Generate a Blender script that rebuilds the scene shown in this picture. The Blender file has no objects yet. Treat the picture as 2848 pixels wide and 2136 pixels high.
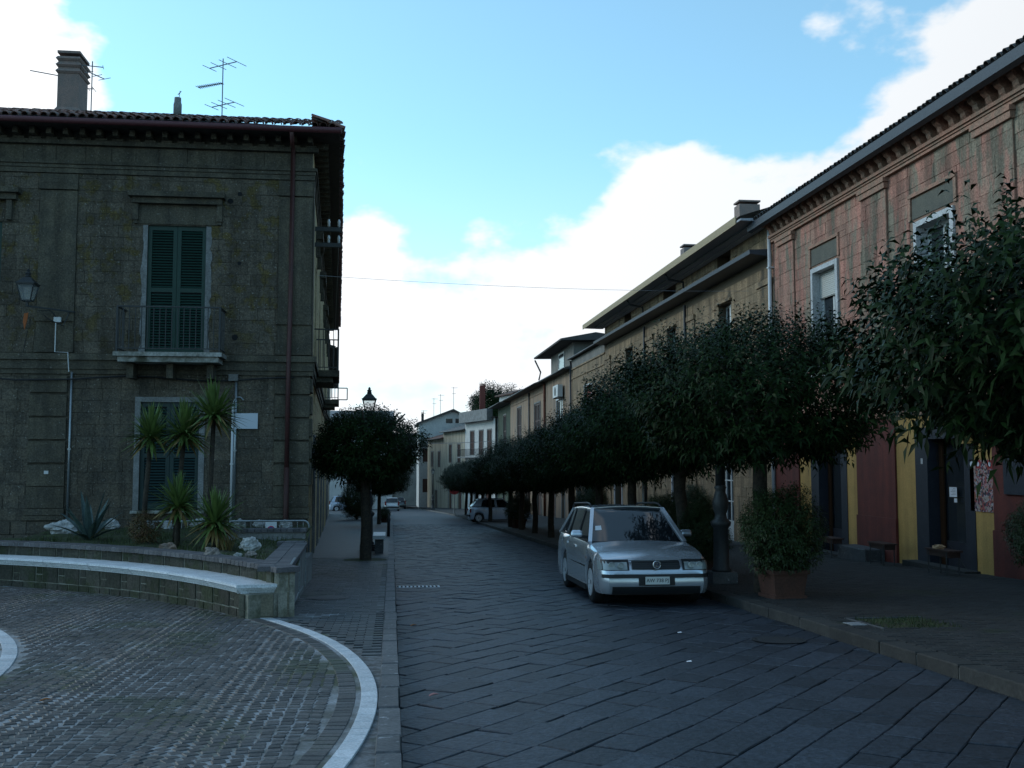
import bpy, math, random
import numpy as np
from mathutils import Vector, Matrix, noise as mnoise
random.seed(11); rng = np.random.default_rng(5)
scene = bpy.context.scene
COL = scene.collection
R = math.radians
# ------------------------------------------------------------------ camera, sky, sun, exposure
cam_d = bpy.data.cameras.new('camera'); cam = bpy.data.objects.new('camera', cam_d); COL.objects.link(cam)
cam.location = (0, 0, 1.65); cam.rotation_euler = (R(90 + 4.28), 0, R(-6.65))
cam_d.lens = 36; cam_d.sensor_width = 36; cam_d.clip_start = .1; cam_d.clip_end = 4000
scene.camera = cam
SUN_AZ, SUN_EL = R(-58), R(27)           # azimuth measured from +Y (down the street) towards +X
sun_dir = Vector((math.sin(SUN_AZ) * math.cos(SUN_EL), math.cos(SUN_AZ) * math.cos(SUN_EL), math.sin(SUN_EL)))
world = bpy.data.worlds.new('World'); scene.world = world; world.use_nodes = True
def build_world():
    nt = world.node_tree; N = nt.nodes; L = nt.links; N.clear()
    def n(t, **k):
        o = N.new(t)
        for a, b in k.items(): setattr(o, a, b)
        return o
    def math_(op, a, b=None, clamp=False):
        m = n('ShaderNodeMath', operation=op, use_clamp=clamp)
        for i, v in enumerate((a, b)):
            if v is None: continue
            if isinstance(v, (int, float)): m.inputs[i].default_value = v
            else: L.new(v, m.inputs[i])
        return m.outputs[0]
    out = n('ShaderNodeOutputWorld'); bg = n('ShaderNodeBackground'); bg.inputs['Strength'].default_value = .15
    L.new(bg.outputs[0], out.inputs[0])
    sky = n('ShaderNodeTexSky', sky_type='NISHITA'); sky.sun_disc = False
    sky.sun_elevation = SUN_EL; sky.sun_rotation = SUN_AZ % (2 * math.pi); sky.air_density = 1.0; sky.dust_density = .25; sky.ozone_density = 3.0; sky.altitude = 100
    tc = n('ShaderNodeTexCoord'); D = tc.outputs['Generated']
    sep = n('ShaderNodeSeparateXYZ'); L.new(D, sep.inputs[0]); z = sep.outputs[2]
    def dot(v):
        d = n('ShaderNodeVectorMath', operation='DOT_PRODUCT'); L.new(D, d.inputs[0]); d.inputs[1].default_value = v; return d.outputs['Value']
    # fractal cloud field over directions
    mp = n('ShaderNodeMapping'); mp.inputs['Scale'].default_value = (1, 1, 1.7); L.new(D, mp.inputs[0])
    n1 = n('ShaderNodeTexNoise'); n1.inputs['Scale'].default_value = 3.1; n1.inputs['Detail'].default_value = 6; n1.inputs['Roughness'].default_value = .56; n1.inputs['Distortion'].default_value = .15
    L.new(mp.outputs[0], n1.inputs['Vector'])
    n2 = n('ShaderNodeTexNoise'); n2.inputs['Scale'].default_value = 10.5; n2.inputs['Detail'].default_value = 5; n2.inputs['Roughness'].default_value = .52
    L.new(mp.outputs[0], n2.inputs['Vector'])
    base = math_('ADD', math_('MULTIPLY', math_('SUBTRACT', n1.outputs[0], .5), 1.2), math_('MULTIPLY', math_('SUBTRACT', n2.outputs[0], .5), 2.5))
    # cumulus masses: azimuth from +Y, elevation, angular radius (deg), weight
    acc = None
    for az, el, r, w in CLOUDS:
        v = (math.sin(R(az)) * math.cos(R(el)), math.cos(R(az)) * math.cos(R(el)), math.sin(R(el)))
        e = math_('POWER', 2.718, math_('MULTIPLY', math_('SUBTRACT', dot(v), 1), 1 / (1 - math.cos(R(r)))))
        e = math_('MULTIPLY', e, w * 1.25)
        acc = e if acc is None else math_('ADD', acc, e)
    dens = math_('ADD', base, acc)
    mr = n('ShaderNodeMapRange', interpolation_type='SMOOTHSTEP'); L.new(dens, mr.inputs[0])
    mr.inputs[1].default_value = .20; mr.inputs[2].default_value = .62
    mask = mr.outputs[0]
    # haze whitening towards the horizon
    hz = n('ShaderNodeMapRange', interpolation_type='SMOOTHSTEP'); L.new(z, hz.inputs[0]); hz.inputs[1].default_value = .32; hz.inputs[2].default_value = -.02
    hz.inputs[3].default_value = .13; hz.inputs[4].default_value = .82
    # forward scattering: clouds towards the sun are brighter
    fs = n('ShaderNodeMapRange'); L.new(dot(tuple(sun_dir)), fs.inputs[0]); fs.inputs[1].default_value = -.6; fs.inputs[2].default_value = .95
    fs.inputs[3].default_value = 3.0; fs.inputs[4].default_value = 7.2
    cc = n('ShaderNodeCombineColor'); 
    for i, k in enumerate((.96, 1.0, 1.04)): L.new(math_('MULTIPLY', fs.outputs[0], k), cc.inputs[i])
    tint = n('ShaderNodeMix', data_type='RGBA', blend_type='MULTIPLY'); tint.inputs[0].default_value = 1; L.new(sky.outputs[0], tint.inputs[6]); tint.inputs[7].default_value = SKY_TINT
    h2 = n('ShaderNodeMix', data_type='RGBA'); L.new(hz.outputs[0], h2.inputs[0]); L.new(tint.outputs[2], h2.inputs[6])
    hc = n('ShaderNodeCombineColor')
    for i, k in enumerate((.76, .90, 1.08)): L.new(math_('MULTIPLY', fs.outputs[0], k), hc.inputs[i])
    L.new(hc.outputs[0], h2.inputs[7])
    mx = n('ShaderNodeMix', data_type='RGBA'); L.new(mask, mx.inputs[0]); L.new(h2.outputs[2], mx.inputs[6]); L.new(cc.outputs[0], mx.inputs[7])
    L.new(mx.outputs[2], bg.inputs['Color'])
SKY_TINT = (1.1, 1.55, 1.36, 1)
CLOUDS = [(-19.5, 20.5, 3.8, .7), (-16.0, 16, 3.0, .4), (15.5, 15, 3.4, .7), (18.5, 12, 5, .6), (10.5, 11.5, 4.2, .5), (27, 14.5, 4.5, .7), (31.5, 19.5, 4, .75), (34, 12, 6, .6),
          (-2.0, 11.4, 2.2, .75), (-3, 6.5, 4, .6), (3, 7.5, 4, .5), (7, 4, 8, .5), (23.6, 23.0, 1.5, .38), (34, 23.5, 2.5, .3), (4, 17, 4.8, -.55), (-8.5, 13.5, 4.5, -.5), (11, 22.5, 6, -.6), (-7, 22, 5.5, -.6), (22.0, 19.0, 3.2, -.6), (2.2, 11.0, 2.0, -.3)]
build_world()
sun_d = bpy.data.lights.new('sun', 'SUN'); sun = bpy.data.objects.new('sun', sun_d); COL.objects.link(sun)
sun_d.energy = .8; sun_d.angle = R(20); sun_d.color = (1, .97, .92)
sun.rotation_euler = (-sun_dir).to_track_quat('-Z', 'Y').to_euler(); sun.location = (0, 40, 60)
scene.view_settings.view_transform = 'Standard'; scene.view_settings.look = 'None'
scene.cycles.max_bounces = 5; scene.cycles.diffuse_bounces = 3; scene.cycles.glossy_bounces = 3; scene.cycles.transparent_max_bounces = 8
scene.view_settings.exposure = 0.3; scene.view_settings.gamma = 1.0; scene.view_settings.use_curve_mapping = False

# ------------------------------------------------------------------ materials
MATS = {}
def mat(name, col, rough=.8,  col2=None, ns=2.0, col3=None, ns3=1.2, th3=.58, specks=None, bump=.25, bs=40., var=.2, spec=.35, metal=0., stretch=None, coat=0., trans=0., grain=.25, spk=(.72,.76), sscale=60, zmask=None, bdist=.01, streak=0.):
    if name in MATS: return MATS[name]
    m = bpy.data.materials.new(name); m.use_nodes = True; MATS[name] = m
    nt = m.node_tree; N = nt.nodes; L = nt.links; p = N['Principled BSDF']
    p.inputs['Roughness'].default_value = rough; p.inputs['Metallic'].default_value = metal
    p.inputs['Specular IOR Level'].default_value = spec; p.inputs['Coat Weight'].default_value = coat; p.inputs['Coat Roughness'].default_value = .06
    geo = N.new('ShaderNodeNewGeometry'); src = geo.outputs['Position']
    vec = src
    if stretch:
        mp = N.new('ShaderNodeMapping'); mp.inputs['Scale'].default_value = stretch; L.new(src, mp.inputs[0]); vec = mp.outputs[0]
    def noi(scale, det=5, v=None, rough_=.6):
        t = N.new('ShaderNodeTexNoise'); t.inputs['Scale'].default_value = scale; t.inputs['Detail'].default_value = det; t.inputs['Roughness'].default_value = rough_
        L.new(v or vec, t.inputs['Vector']); return t.outputs['Fac']
    def rng_(v, a, b, c=0, d=1):
        r = N.new('ShaderNodeMapRange'); r.interpolation_type = 'SMOOTHSTEP'; L.new(v, r.inputs[0])
        for i, q in enumerate((a, b, c, d)): r.inputs[1 + i].default_value = q
        return r.outputs[0]
    def mix(f, a, b, bt='MIX'):
        x = N.new('ShaderNodeMix'); x.data_type = 'RGBA'; x.blend_type = bt
        if isinstance(f, float): x.inputs[0].default_value = f
        else: L.new(f, x.inputs[0])
        for i, q in ((6, a), (7, b)):
            if isinstance(q, tuple): x.inputs[i].default_value = (*q, 1)
            else: L.new(q, x.inputs[i])
        return x.outputs[2]
    c = None
    if col2: c = mix(rng_(noi(ns, 4), .32, .68), col, col2)
    if col3:
        f3 = rng_(noi(ns3, 5), th3, th3 + .12)
        if zmask:
            sp = N.new('ShaderNodeSeparateXYZ'); L.new(src, sp.inputs[0])
            mm = N.new('ShaderNodeMath'); mm.operation = 'MULTIPLY'; L.new(f3, mm.inputs[0])
            a = rng_(sp.outputs[2], zmask[0], zmask[1]); L.new(a, mm.inputs[1]); f3 = mm.outputs[0]
        c = mix(f3, c or col, col3)
    if grain:
        g = rng_(noi(bs, 3, src), .25, .75, 1 - grain, 1 + grain)
        gg = N.new('ShaderNodeCombineColor'); [L.new(g, gg.inputs[i]) for i in range(3)]
        c = mix(1.0, c or col, gg.outputs[0], 'MULTIPLY')
    if streak:
        mp2 = N.new('ShaderNodeMapping'); mp2.inputs['Scale'].default_value = (2.6, 2.6, .22); L.new(src, mp2.inputs[0])
        g = rng_(noi(1.0, 5, mp2.outputs[0]), .36, .62, 1 - streak, 1 + streak * .35)
        gg = N.new('ShaderNodeCombineColor'); [L.new(g, gg.inputs[i]) for i in range(3)]
        c = mix(1.0, c or col, gg.outputs[0], 'MULTIPLY')
    if specks:
        c = mix(rng_(noi(sscale, 2, src), spk[0], spk[1]), c or col, specks)
    if var:
        oi = N.new('ShaderNodeObjectInfo'); a = N.new('ShaderNodeMath'); a.operation = 'ADD'; L.new(oi.outputs['Random'], a.inputs[0]); L.new(geo.outputs['Random Per Island'], a.inputs[1])
        fr = N.new('ShaderNodeMath'); fr.operation = 'FRACT'; L.new(a.outputs[0], fr.inputs[0])
        v = N.new('ShaderNodeMapRange'); L.new(fr.outputs[0], v.inputs[0]); v.inputs[3].default_value = 1 - var; v.inputs[4].default_value = 1 + var
        gg = N.new('ShaderNodeCombineColor'); [L.new(v.outputs[0], gg.inputs[i]) for i in range(3)]
        c = mix(1.0, c or col, gg.outputs[0], 'MULTIPLY')
    if c is None: p.inputs['Base Color'].default_value = (*col, 1)
    else: L.new(c, p.inputs['Base Color'])
    if bump:
        b = N.new('ShaderNodeBump'); b.inputs['Strength'].default_value = bump; b.inputs['Distance'].default_value = bdist
        L.new(noi(bs * .6, 3, src), b.inputs['Height']); L.new(b.outputs[0], p.inputs['Normal'])
    if trans:
        tr = N.new('ShaderNodeBsdfTranslucent'); tr.inputs[0].default_value = (*[min(1, q * 1.6) for q in col], 1)
        ms = N.new('ShaderNodeMixShader'); ms.inputs[0].default_value = trans
        L.new(p.outputs[0], ms.inputs[1]); L.new(tr.outputs[0], ms.inputs[2]); L.new(ms.outputs[0], N['Material Output'].inputs[0])
    return m
def flat(name, col, rough=.5, metal=0., spec=.4, coat=0.): return mat(name, col, rough, bump=0, grain=0, var=0, metal=metal, spec=spec, coat=coat)

# ------------------------------------------------------------------ mesh helpers
class MB:
    def __init__(s): s.v = []; s.f = []
    def poly(s, *pts):
        i = len(s.v); s.v += [tuple(p) for p in pts]; s.f.append(tuple(range(i, i + len(pts)))); return s
    def hexa(s, p):                      # 8 points: bottom ring 0-3, top ring 4-7
        i = len(s.v); s.v += [tuple(q) for q in p]
        s.f += [tuple(i + k for k in f) for f in ((3, 2, 1, 0), (4, 5, 6, 7), (0, 1, 5, 4), (1, 2, 6, 5), (2, 3, 7, 6), (3, 0, 4, 7))]; return s
    def box(s, x0, x1, y0, y1, z0, z1):
        return s.hexa([(x0, y0, z0), (x1, y0, z0), (x1, y1, z0), (x0, y1, z0), (x0, y0, z1), (x1, y0, z1), (x1, y1, z1), (x0, y1, z1)])
    def bar(s, a, b, w, h=None, up=(0, 0, 1)):
        a = Vector(a); b = Vector(b); h = h or w; d = (b - a).normalized(); up = Vector(up)
        if abs(d.dot(up)) > .98: up = Vector((1, 0, 0))
        x = d.cross(up).normalized() * w / 2; y = d.cross(x).normalized() * h / 2
        return s.hexa([a - x - y, a + x - y, a + x + y, a - x + y, b - x - y, b + x - y, b + x + y, b - x + y])
    def tube(s, pts, r, n=8, cap=True):
        pts = [Vector(p) for p in pts]; rs = r if isinstance(r, (list, tuple)) else [r] * len(pts)
        i0 = len(s.v); ref = Vector((0, 0, 1))
        for k, p in enumerate(pts):
            d = (pts[min(k + 1, len(pts) - 1)] - pts[max(k - 1, 0)]).normalized()
            u = d.cross(ref)
            if u.length < .15: u = d.cross(Vector((1, 0, 0)))
            u.normalize(); w = d.cross(u)
            for j in range(n):
                a = 2 * math.pi * j / n; s.v.append(tuple(p + (u * math.cos(a) + w * math.sin(a)) * rs[k]))
        for k in range(len(pts) - 1):
            for j in range(n):
                a = i0 + k * n + j; b = i0 + k * n + (j + 1) % n; s.f.append((a, b, b + n, a + n))
        if cap: s.f.append(tuple(i0 + j for j in range(n))[::-1]); s.f.append(tuple(i0 + (len(pts) - 1) * n + j for j in range(n)))
        return s
    def lathe(s, prof, n=16, c=(0, 0, 0), axis='z'):
        i0 = len(s.v)
        for r, h in prof:
            for j in range(n):
                a = 2 * math.pi * j / n; p = (r * math.cos(a), r * math.sin(a), h)
                if axis == 'y': p = (p[0], p[2], p[1])
                if axis == 'x': p = (p[2], p[0], p[1])
                s.v.append((c[0] + p[0], c[1] + p[1], c[2] + p[2]))
        for k in range(len(prof) - 1):
            for j in range(n):
                a = i0 + k * n + j; b = i0 + k * n + (j + 1) % n; s.f.append((a, b, b + n, a + n))
        s.f.append(tuple(i0 + j for j in range(n))[::-1]); s.f.append(tuple(i0 + (len(prof) - 1) * n + j for j in range(n)))
        return s
    def grid(s, rows):
        i0 = len(s.v); m = len(rows[0])
        for r in rows: s.v += [tuple(p) for p in r]
        for k in range(len(rows) - 1):
            for j in range(m - 1): a = i0 + k * m + j; s.f.append((a, a + 1, a + m + 1, a + m))
        return s
    def prism(s, pts, off):              # polygon extruded by a vector
        n = len(pts); i0 = len(s.v); o = Vector(off)
        s.v += [tuple(p) for p in pts] + [tuple(Vector(p) + o) for p in pts]
        s.f.append(tuple(range(i0, i0 + n))[::-1]); s.f.append(tuple(range(i0 + n, i0 + 2 * n)))
        for j in range(n): k = (j + 1) % n; s.f.append((i0 + j, i0 + k, i0 + n + k, i0 + n + j))
        return s
    def slab(s, ring, top, depth, bev, tilt=(0, 0)):   # a paving stone: ring of (x,y), top z function, chamfer, sides
        n = len(ring); cx = sum(p[0] for p in ring) / n; cy = sum(p[1] for p in ring) / n; i0 = len(s.v)
        for k in range(3):
            for x, y in ring:
                d = math.hypot(x - cx, y - cy) or 1; q = 1 - (bev / d if k == 0 else 0)
                X = cx + (x - cx) * q; Y = cy + (y - cy) * q
                s.v.append((X, Y, top(X, Y) + tilt[0] * (X - cx) + tilt[1] * (Y - cy) - (0, bev * .7, depth)[k]))
        s.f.append(tuple(range(i0, i0 + n)))
        for k in range(2):
            for j in range(n): a = i0 + k * n + j; b = i0 + k * n + (j + 1) % n; s.f.append((a, a + n, b + n, b))
        return s
    def mesh(s, name, m, smooth=False):
        me = bpy.data.meshes.new(name); me.from_pydata(s.v, [], s.f)
        if m: me.materials.append(m)
        if smooth: me.polygons.foreach_set('use_smooth', [True] * len(me.polygons))
        me.update(); return me
    def build(s, name, m, parent=None, smooth=False, world_=True, fix=True):
        me = s.mesh(name, m, smooth)
        if fix and len(s.f) < 6000:
            import bmesh
            b = bmesh.new(); b.from_mesh(me); bmesh.ops.recalc_face_normals(b, faces=b.faces); b.to_mesh(me); b.free()
        return link(name, me, parent, world_)
def link(name, me, parent=None, world_=True):
    o = bpy.data.objects.new(name, me); COL.objects.link(o)
    if parent is not None:
        o.parent = parent
        if world_ and parent.type == 'EMPTY': o.matrix_parent_inverse = Matrix.Translation(-parent.location)
    return o
def tag(o, label=None, cat=None, group=None, kind=None):
    if label: o['label'] = label
    if cat: o['category'] = cat
    if group: o['group'] = group
    if kind: o['kind'] = kind
    return o
def thing(name, label, cat, loc=(0, 0, 0), group=None):
    o = bpy.data.objects.new(name, None); COL.objects.link(o); o.location = loc; o.empty_display_size = .2
    return tag(o, label, cat, group)
def struct(o): o['kind'] = 'structure'; return o
def stuff(o): o['kind'] = 'stuff'; return o
def copy_tree(o, parent=None):
    c = o.copy(); COL.objects.link(c); c.parent = parent
    if parent is not None: c.matrix_parent_inverse = o.matrix_parent_inverse
    for ch in [q for q in o.children]: copy_tree(ch, c)
    return c
def text_mesh(s, size, name, m, parent, mtx, extr=.002, world_=True):
    cu = bpy.data.curves.new(name, 'FONT'); cu.body = s; cu.size = size; cu.extrude = extr; cu.align_x = 'CENTER'; cu.align_y = 'CENTER'; cu.resolution_u = 3
    t = bpy.data.objects.new(name, cu); me = bpy.data.meshes.new_from_object(t); bpy.data.objects.remove(t); bpy.data.curves.remove(cu)
    me.transform(mtx); me.materials.clear(); me.materials.append(m)
    return link(name, me, parent, world_)
SL = .034
def zr(x, y): return -SL * min(max(y, -60), 170)            # carriageway
def zl(x, y): return zr(x, y) + .12 + .022 * max(0, -x - 1.2) if y < 23.6 else zr(x, y) + .12   # left pavement and plaza
def zp(x, y): return zr(x, y) + .13                         # right pavement
def camd(p): return math.dist(p, (0, 0, 1.65))
def in_view(x, y, z, m=1.04):
    a = math.cos(R(6.65)) * x - math.sin(R(6.65)) * y; b = math.sin(R(6.65)) * x + math.cos(R(6.65)) * y; z -= 1.65
    c = math.cos(R(4.28)) * b + math.sin(R(4.28)) * z; d = -math.sin(R(4.28)) * b + math.cos(R(4.28)) * z
    return c > .2 and abs(a / c) < .5 * m and abs(d / c) < .375 * m
def pieces(items, name, m, parent, limit=300):
    """items: (key point, fn(MB)); the nearest in view become parts, the rest one joined part"""
    vis = sorted((i for i in items if in_view(*i[0])), key=lambda i: camd(i[0]))
    ids = {id(i) for i in vis[:limit]}; rest = MB()
    for it in items:
        if id(it) in ids: b = MB(); it[1](b); b.build(name, m, parent, fix=False)
        else: it[1](rest)
    if rest.v: stuff(rest.build(name + '_remainder', m, parent, fix=False))
# ------------------------------------------------------------------ ground, road, pavements, plaza
m_ground = mat('earth', (.06, .055, .045), .95, (.04, .045, .03), ns=.3)
m_bed = mat('joint_earth', (.014, .017, .016), .95, (.03, .042, .018), ns=2.5, var=0)
m_basalt = mat('basalt_slab', (.018, .024, .034), .6, (.029, .037, .050), ns=13, col3=(.016, .019, .022), ns3=26, th3=.56, bump=.9, bs=30, var=.28, spec=.28, grain=.4, bdist=.01)
m_roadfar = mat('far_basalt', (.028, .033, .042), .62, (.042, .047, .056), ns=4, stretch=(1, .35, 1), bump=.4, bs=14, var=0, spec=.28, grain=.4)
m_paver = mat('concrete_paver', (.036, .040, .044), .62, (.054, .057, .061), ns=2.2, col3=(.035, .038, .034), ns3=.8, th3=.55, bump=.4, bs=70, var=.25, grain=.3)
m_pavbed = mat('paver_bed', (.05, .052, .052), .9, (.13, .14, .15), ns=9, col3=(.03, .05, .018), ns3=1.4, th3=.6, var=0)
m_cobble = mat('porphyry_sett', (.050, .050, .052), .6, (.072, .067, .065), ns=2.5, col3=(.045, .052, .036), ns3=.7, th3=.52, bump=.5, bs=60, var=.35, grain=.35)
m_mortar = mat('pale_mortar', (.23, .25, .27), .9, (.08, .085, .08), ns=2.2, col3=(.05, .06, .035), ns3=.75, th3=.5, var=0)
m_white = mat('pale_limestone', (.40, .43, .46), .6, (.48, .50, .53), ns=6, var=.12, bs=60, bump=.3)
m_kerb = mat('kerb_stone', (.060, .064, .070), .7, (.085, .088, .092), ns=5, col3=(.26, .28, .30), ns3=9, th3=.60, bump=.6, bs=35, var=.2)
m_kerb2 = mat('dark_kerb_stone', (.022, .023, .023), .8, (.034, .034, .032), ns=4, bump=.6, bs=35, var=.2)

def sheet(name, xs0, xs1, ys, zf, m):
    b = MB(); rows = []
    for y in ys:
        x0 = xs0(y) if callable(xs0) else xs0; x1 = xs1(y) if callable(xs1) else xs1
        xx = sorted([x0 + (x1 - x0) * k / 8 for k in range(9)] + ([-1.2] if x0 < -5 and x1 > -1.2 else [x0 + (x1 - x0) / 16]))
        rows.append([(x, y, zf(x, y)) for x in xx])
    b.grid(rows); return struct(b.build(name, m, fix=False))
YS = [-60, -30, -10, 0, 5, 10, 15, 20, 23.5, 23.7, 30, 40, 60, 90, 120, 150, 170]
b = MB(); b.grid([[(x, y, zr(0, y) - .22) for x in (-900, -200, -60, 0, 60, 200, 900)] for y in (-900, -200, -60, 0, 60, 120, 170, 400, 1500)])
struct(b.build('ground', m_ground, fix=False))
def bend(y): return 0 if y < 85 else -((y - 85) ** 2) * .0012
road = sheet('road', lambda y: .06 + bend(y), lambda y: 5.05 + bend(y) * .6, YS, lambda x, y: zr(x, y) - (.03 if y < 60.1 else 0), m_bed)
far_road = sheet('road_surface', lambda y: .06 + bend(y), lambda y: 5.05 + bend(y) * .6, [60.2, 75, 90, 100, 110, 120, 130, 140, 150, 170], lambda x, y: zr(x, y) + .004, m_roadfar)
near_road = sheet('road_surface', .06, 5.05, [-60, -30, 0, 3.2], lambda x, y: zr(x, y) - .004, m_roadfar)
# diagonal basalt slabs
items = []; th = R(50); ux, uy = math.cos(th), math.sin(th); vx, vy = -uy, ux
rnd = random.Random(3); v = -14.
def clip(poly, x0, x1, y0, y1):
    for ax, s, lim in ((0, 1, x0), (0, -1, -x1), (1, 1, y0), (1, -1, -y1)):
        o = []
        for i in range(len(poly)):
            a, b_ = poly[i - 1], poly[i]; da, db = s * a[ax] - lim, s * b_[ax] - lim
            if (da >= 0) != (db >= 0):
                t = da / (da - db); o.append((a[0] + (b_[0] - a[0]) * t, a[1] + (b_[1] - a[1]) * t))
            if db >= 0: o.append(b_)
        poly = o
        if len(poly) < 3: return []
    return poly
kc = 0
wav = lambda k, u: .022 * mnoise.noise((u * 1.1, k * 7.3, 0)) + .008 * mnoise.noise((u * 5, k * 3.1, 4))
while v < 44:
    w = rnd.uniform(.26, .335); u = -4 + rnd.random() * .5; jn = .0035; kc += 1; sk2 = 0.
    # visible u-range for this course
    while u < 52:
        l = rnd.choice((.3, .38, .45, .55, .66)) * rnd.uniform(.9, 1.1)
        cx = (u + l / 2) * ux + (v + w / 2) * vx; cy = (u + l / 2) * uy + (v + w / 2) * vy
        if -.4 < cx < 5.5 and 2.8 < cy < 60.5:
            j = lambda: rnd.uniform(-.008, .008); u0, u1 = u + jn * 2.2, u + l - jn * 2.2; sk1 = sk2; sk2 = rnd.uniform(-.03, .03)
            ring = [((a) * ux + (c) * vx, (a) * uy + (c) * vy) for a, c in [(u0 + (u1 - u0) * q / 4, v + jn + wav(kc, u0 + (u1 - u0) * q / 4)) for q in range(5)] + [(u1 + sk2 - (u1 + sk2 - u0 - sk1) * q / 4, v + w - jn + wav(kc + 1, u1 - (u1 - u0) * q / 4)) for q in range(5)]]
            ring = clip(ring, .075, 5.04, 3.2, 60.2)
            if ring:
                A = abs(sum(ring[i - 1][0] * ring[i][1] - ring[i][0] * ring[i - 1][1] for i in range(len(ring)))) / 2
                if A > .004:
                    h = rnd.uniform(-.004, .005); t = (rnd.uniform(-.014, .014), rnd.uniform(-.014, .014))
                    items.append(((cx, cy, zr(cx, cy)), (lambda B, r=ring, h=h, t=t: B.slab(r, lambda x, y: zr(x, y) + h, .03, .009, t))))
        u += l
    v += w
pieces(items, 'paving_slab', m_basalt, road)

# left pavement strip along the kerb
CX0, CY0 = -11.4, 7.9                                     # centre of the plaza's circles
def side_x(y): return -1.87 - (y - 23.5) * .0517           # flank of the corner palazzo
left_pav = sheet('left_pavement', lambda y: side_x(y) - .3 if y > 23.6 else -16, lambda y: -.08 + bend(y), YS[:-1] + [168], lambda x, y: zl(x, y) - (.012 if y < 23.55 else 0), m_pavbed)
left_far = sheet('left_pavement_surface', lambda y: side_x(y) - .3 if y < 92 else -40, lambda y: -.085 + bend(y), [26.0, 40, 60, 80, 91.9, 92.1, 100, 120, 140, 168], lambda x, y: zl(x, y) + .006, m_paver)
items = []; rnd = random.Random(8)
r = 0; y = 5.0
while y < 26:
    x = -.09 - (r % 2) * .1
    while x > -2.6:
        x0, x1 = x - .194, x; y0, y1 = y, y + .094
        xm, ym = (x0 + x1) / 2, y + .047
        Rr = math.hypot(xm - CX0, ym - CY0)
        ok = (Rr > 11.44 and ym < 13.45) or (13.45 <= ym < 23.6 and xm > -1.75) or (ym >= 23.6 and x0 > side_x(ym))
        if ok:
            ring = [(x0 + rnd.uniform(0, .006), y0 + rnd.uniform(0, .004)), (x1 - rnd.uniform(0, .006), y0), (x1, y1 - rnd.uniform(0, .004)), (x0, y1)]
            h = rnd.uniform(-.002, .003)
            items.append(((xm, ym, zl(xm, ym)), (lambda B, r=ring, h=h: B.slab(r, lambda x, y: zl(x, y) + h, .014, .006))))
        x -= .2
    y += .1; r += 1
pieces(items, 'paving_brick', m_paver, left_pav)
# plaza: sett arcs inside the pale rings
plaza = sheet('plaza', -16, -.1, [y * .5 for y in range(-40, 47)] + [23.4], lambda x, y: zl(x, y) - .0045, m_mortar)
def plaza_limit(x, y):
    return math.hypot(x - CX0, y - CY0)
plaza_mesh = plaza.data
for vv in plaza_mesh.vertices:                            # keep the mortar bed inside the outer ring
    q = plaza_limit(vv.co.x, vv.co.y)
    if q > 11.2 and vv.co.x > -11 and vv.co.y < 14:
        vv.co.x = CX0 + (vv.co.x - CX0) * 11.2 / q; vv.co.y = CY0 + (vv.co.y - CY0) * 11.2 / q
        vv.co.z = zl(vv.co.x, vv.co.y) - .0045
items = []; rnd = random.Random(21)
cw = 1.25
for c in range(-9, 2):
    uc = -.7 + c * cw
    k = 0
    v0 = 4.2
    while v0 < 20:
        for q in range(-6, 7):
            if abs(q) > 6: continue
            du = q * .0955; U = uc + du
            V = v0 + .21 * (1 - (du / (cw / 2)) ** 2)
            slope = -2 * .21 * du / (cw / 2) ** 2
            a = math.atan(slope); ca, sa = math.cos(a), math.sin(a)
            hw, hh = .043 + rnd.uniform(-.005, .004), .0385 + rnd.uniform(-.004, .003)
            U += rnd.uniform(-.006, .006); V += rnd.uniform(-.006, .006)
            Rr = plaza_limit(U, V)
            if Rr > 10.96 or abs(Rr - 8.19) < .13 or U < -9.6: continue
            if U < -9.8 and V < 10: continue
            ring = [(U + ca * sx * hw - sa * sy * hh + rnd.uniform(-.004, .004), V + sa * sx * hw + ca * sy * hh + rnd.uniform(-.004, .004)) for sx, sy in ((-1, -1), (1, -1), (1, 1), (-1, 1))]
            h = rnd.uniform(-.003, .003); t = (rnd.uniform(-.05, .05), rnd.uniform(-.05, .05))
            items.append(((U, V, zl(U, V)), (lambda B, r=ring, h=h, t=t: B.slab(r, lambda x, y: zl(x, y) + h, .016, .009, t))))
        v0 += .094
def ring_stones(R0, R1, step, a0, a1, gap):
    out = []; a = a0
    while a < a1:
        da = step / R1 * rnd.uniform(.85, 1.15); A0, A1 = a + gap / R1 / 2, a + da - gap / R1 / 2; a += da
        ring = [(CX0 + r_ * math.cos(t), CY0 + r_ * math.sin(t)) for r_, t in ((R0, A0), (R1, A0), (R1, A1), (R0, A1))]
        cx, cy = CX0 + (R0 + R1) / 2 * math.cos(a), CY0 + (R0 + R1) / 2 * math.sin(a)
        out.append((cx, cy, ring))
    return out
for cx, cy, ring in ring_stones(11.0, 11.14, .105, R(-25), R(28.5), .01):
    items.append(((cx, cy, zl(cx, cy)), (lambda B, r=ring, h=rnd.uniform(-.002, .003): B.slab(r, lambda x, y: zl(x, y) + h, .016, .008))))
pieces(items, 'paving_sett', m_cobble, plaza)
items = []
for R0, R1 in ((11.18, 11.305), (8.12, 8.255)):
    for cx, cy, ring in ring_stones(R0, R1, .2, R(-25), R(29.2) if R0 > 10 else R(60), .006):
        items.append(((cx, cy, zl(cx, cy)), (lambda B, r=ring, h=rnd.uniform(.002, .005): B.slab(r, lambda x, y: zl(x, y) + h, .03, .004))))
pieces(items, 'pale_border_tile', m_white, plaza)
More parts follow.
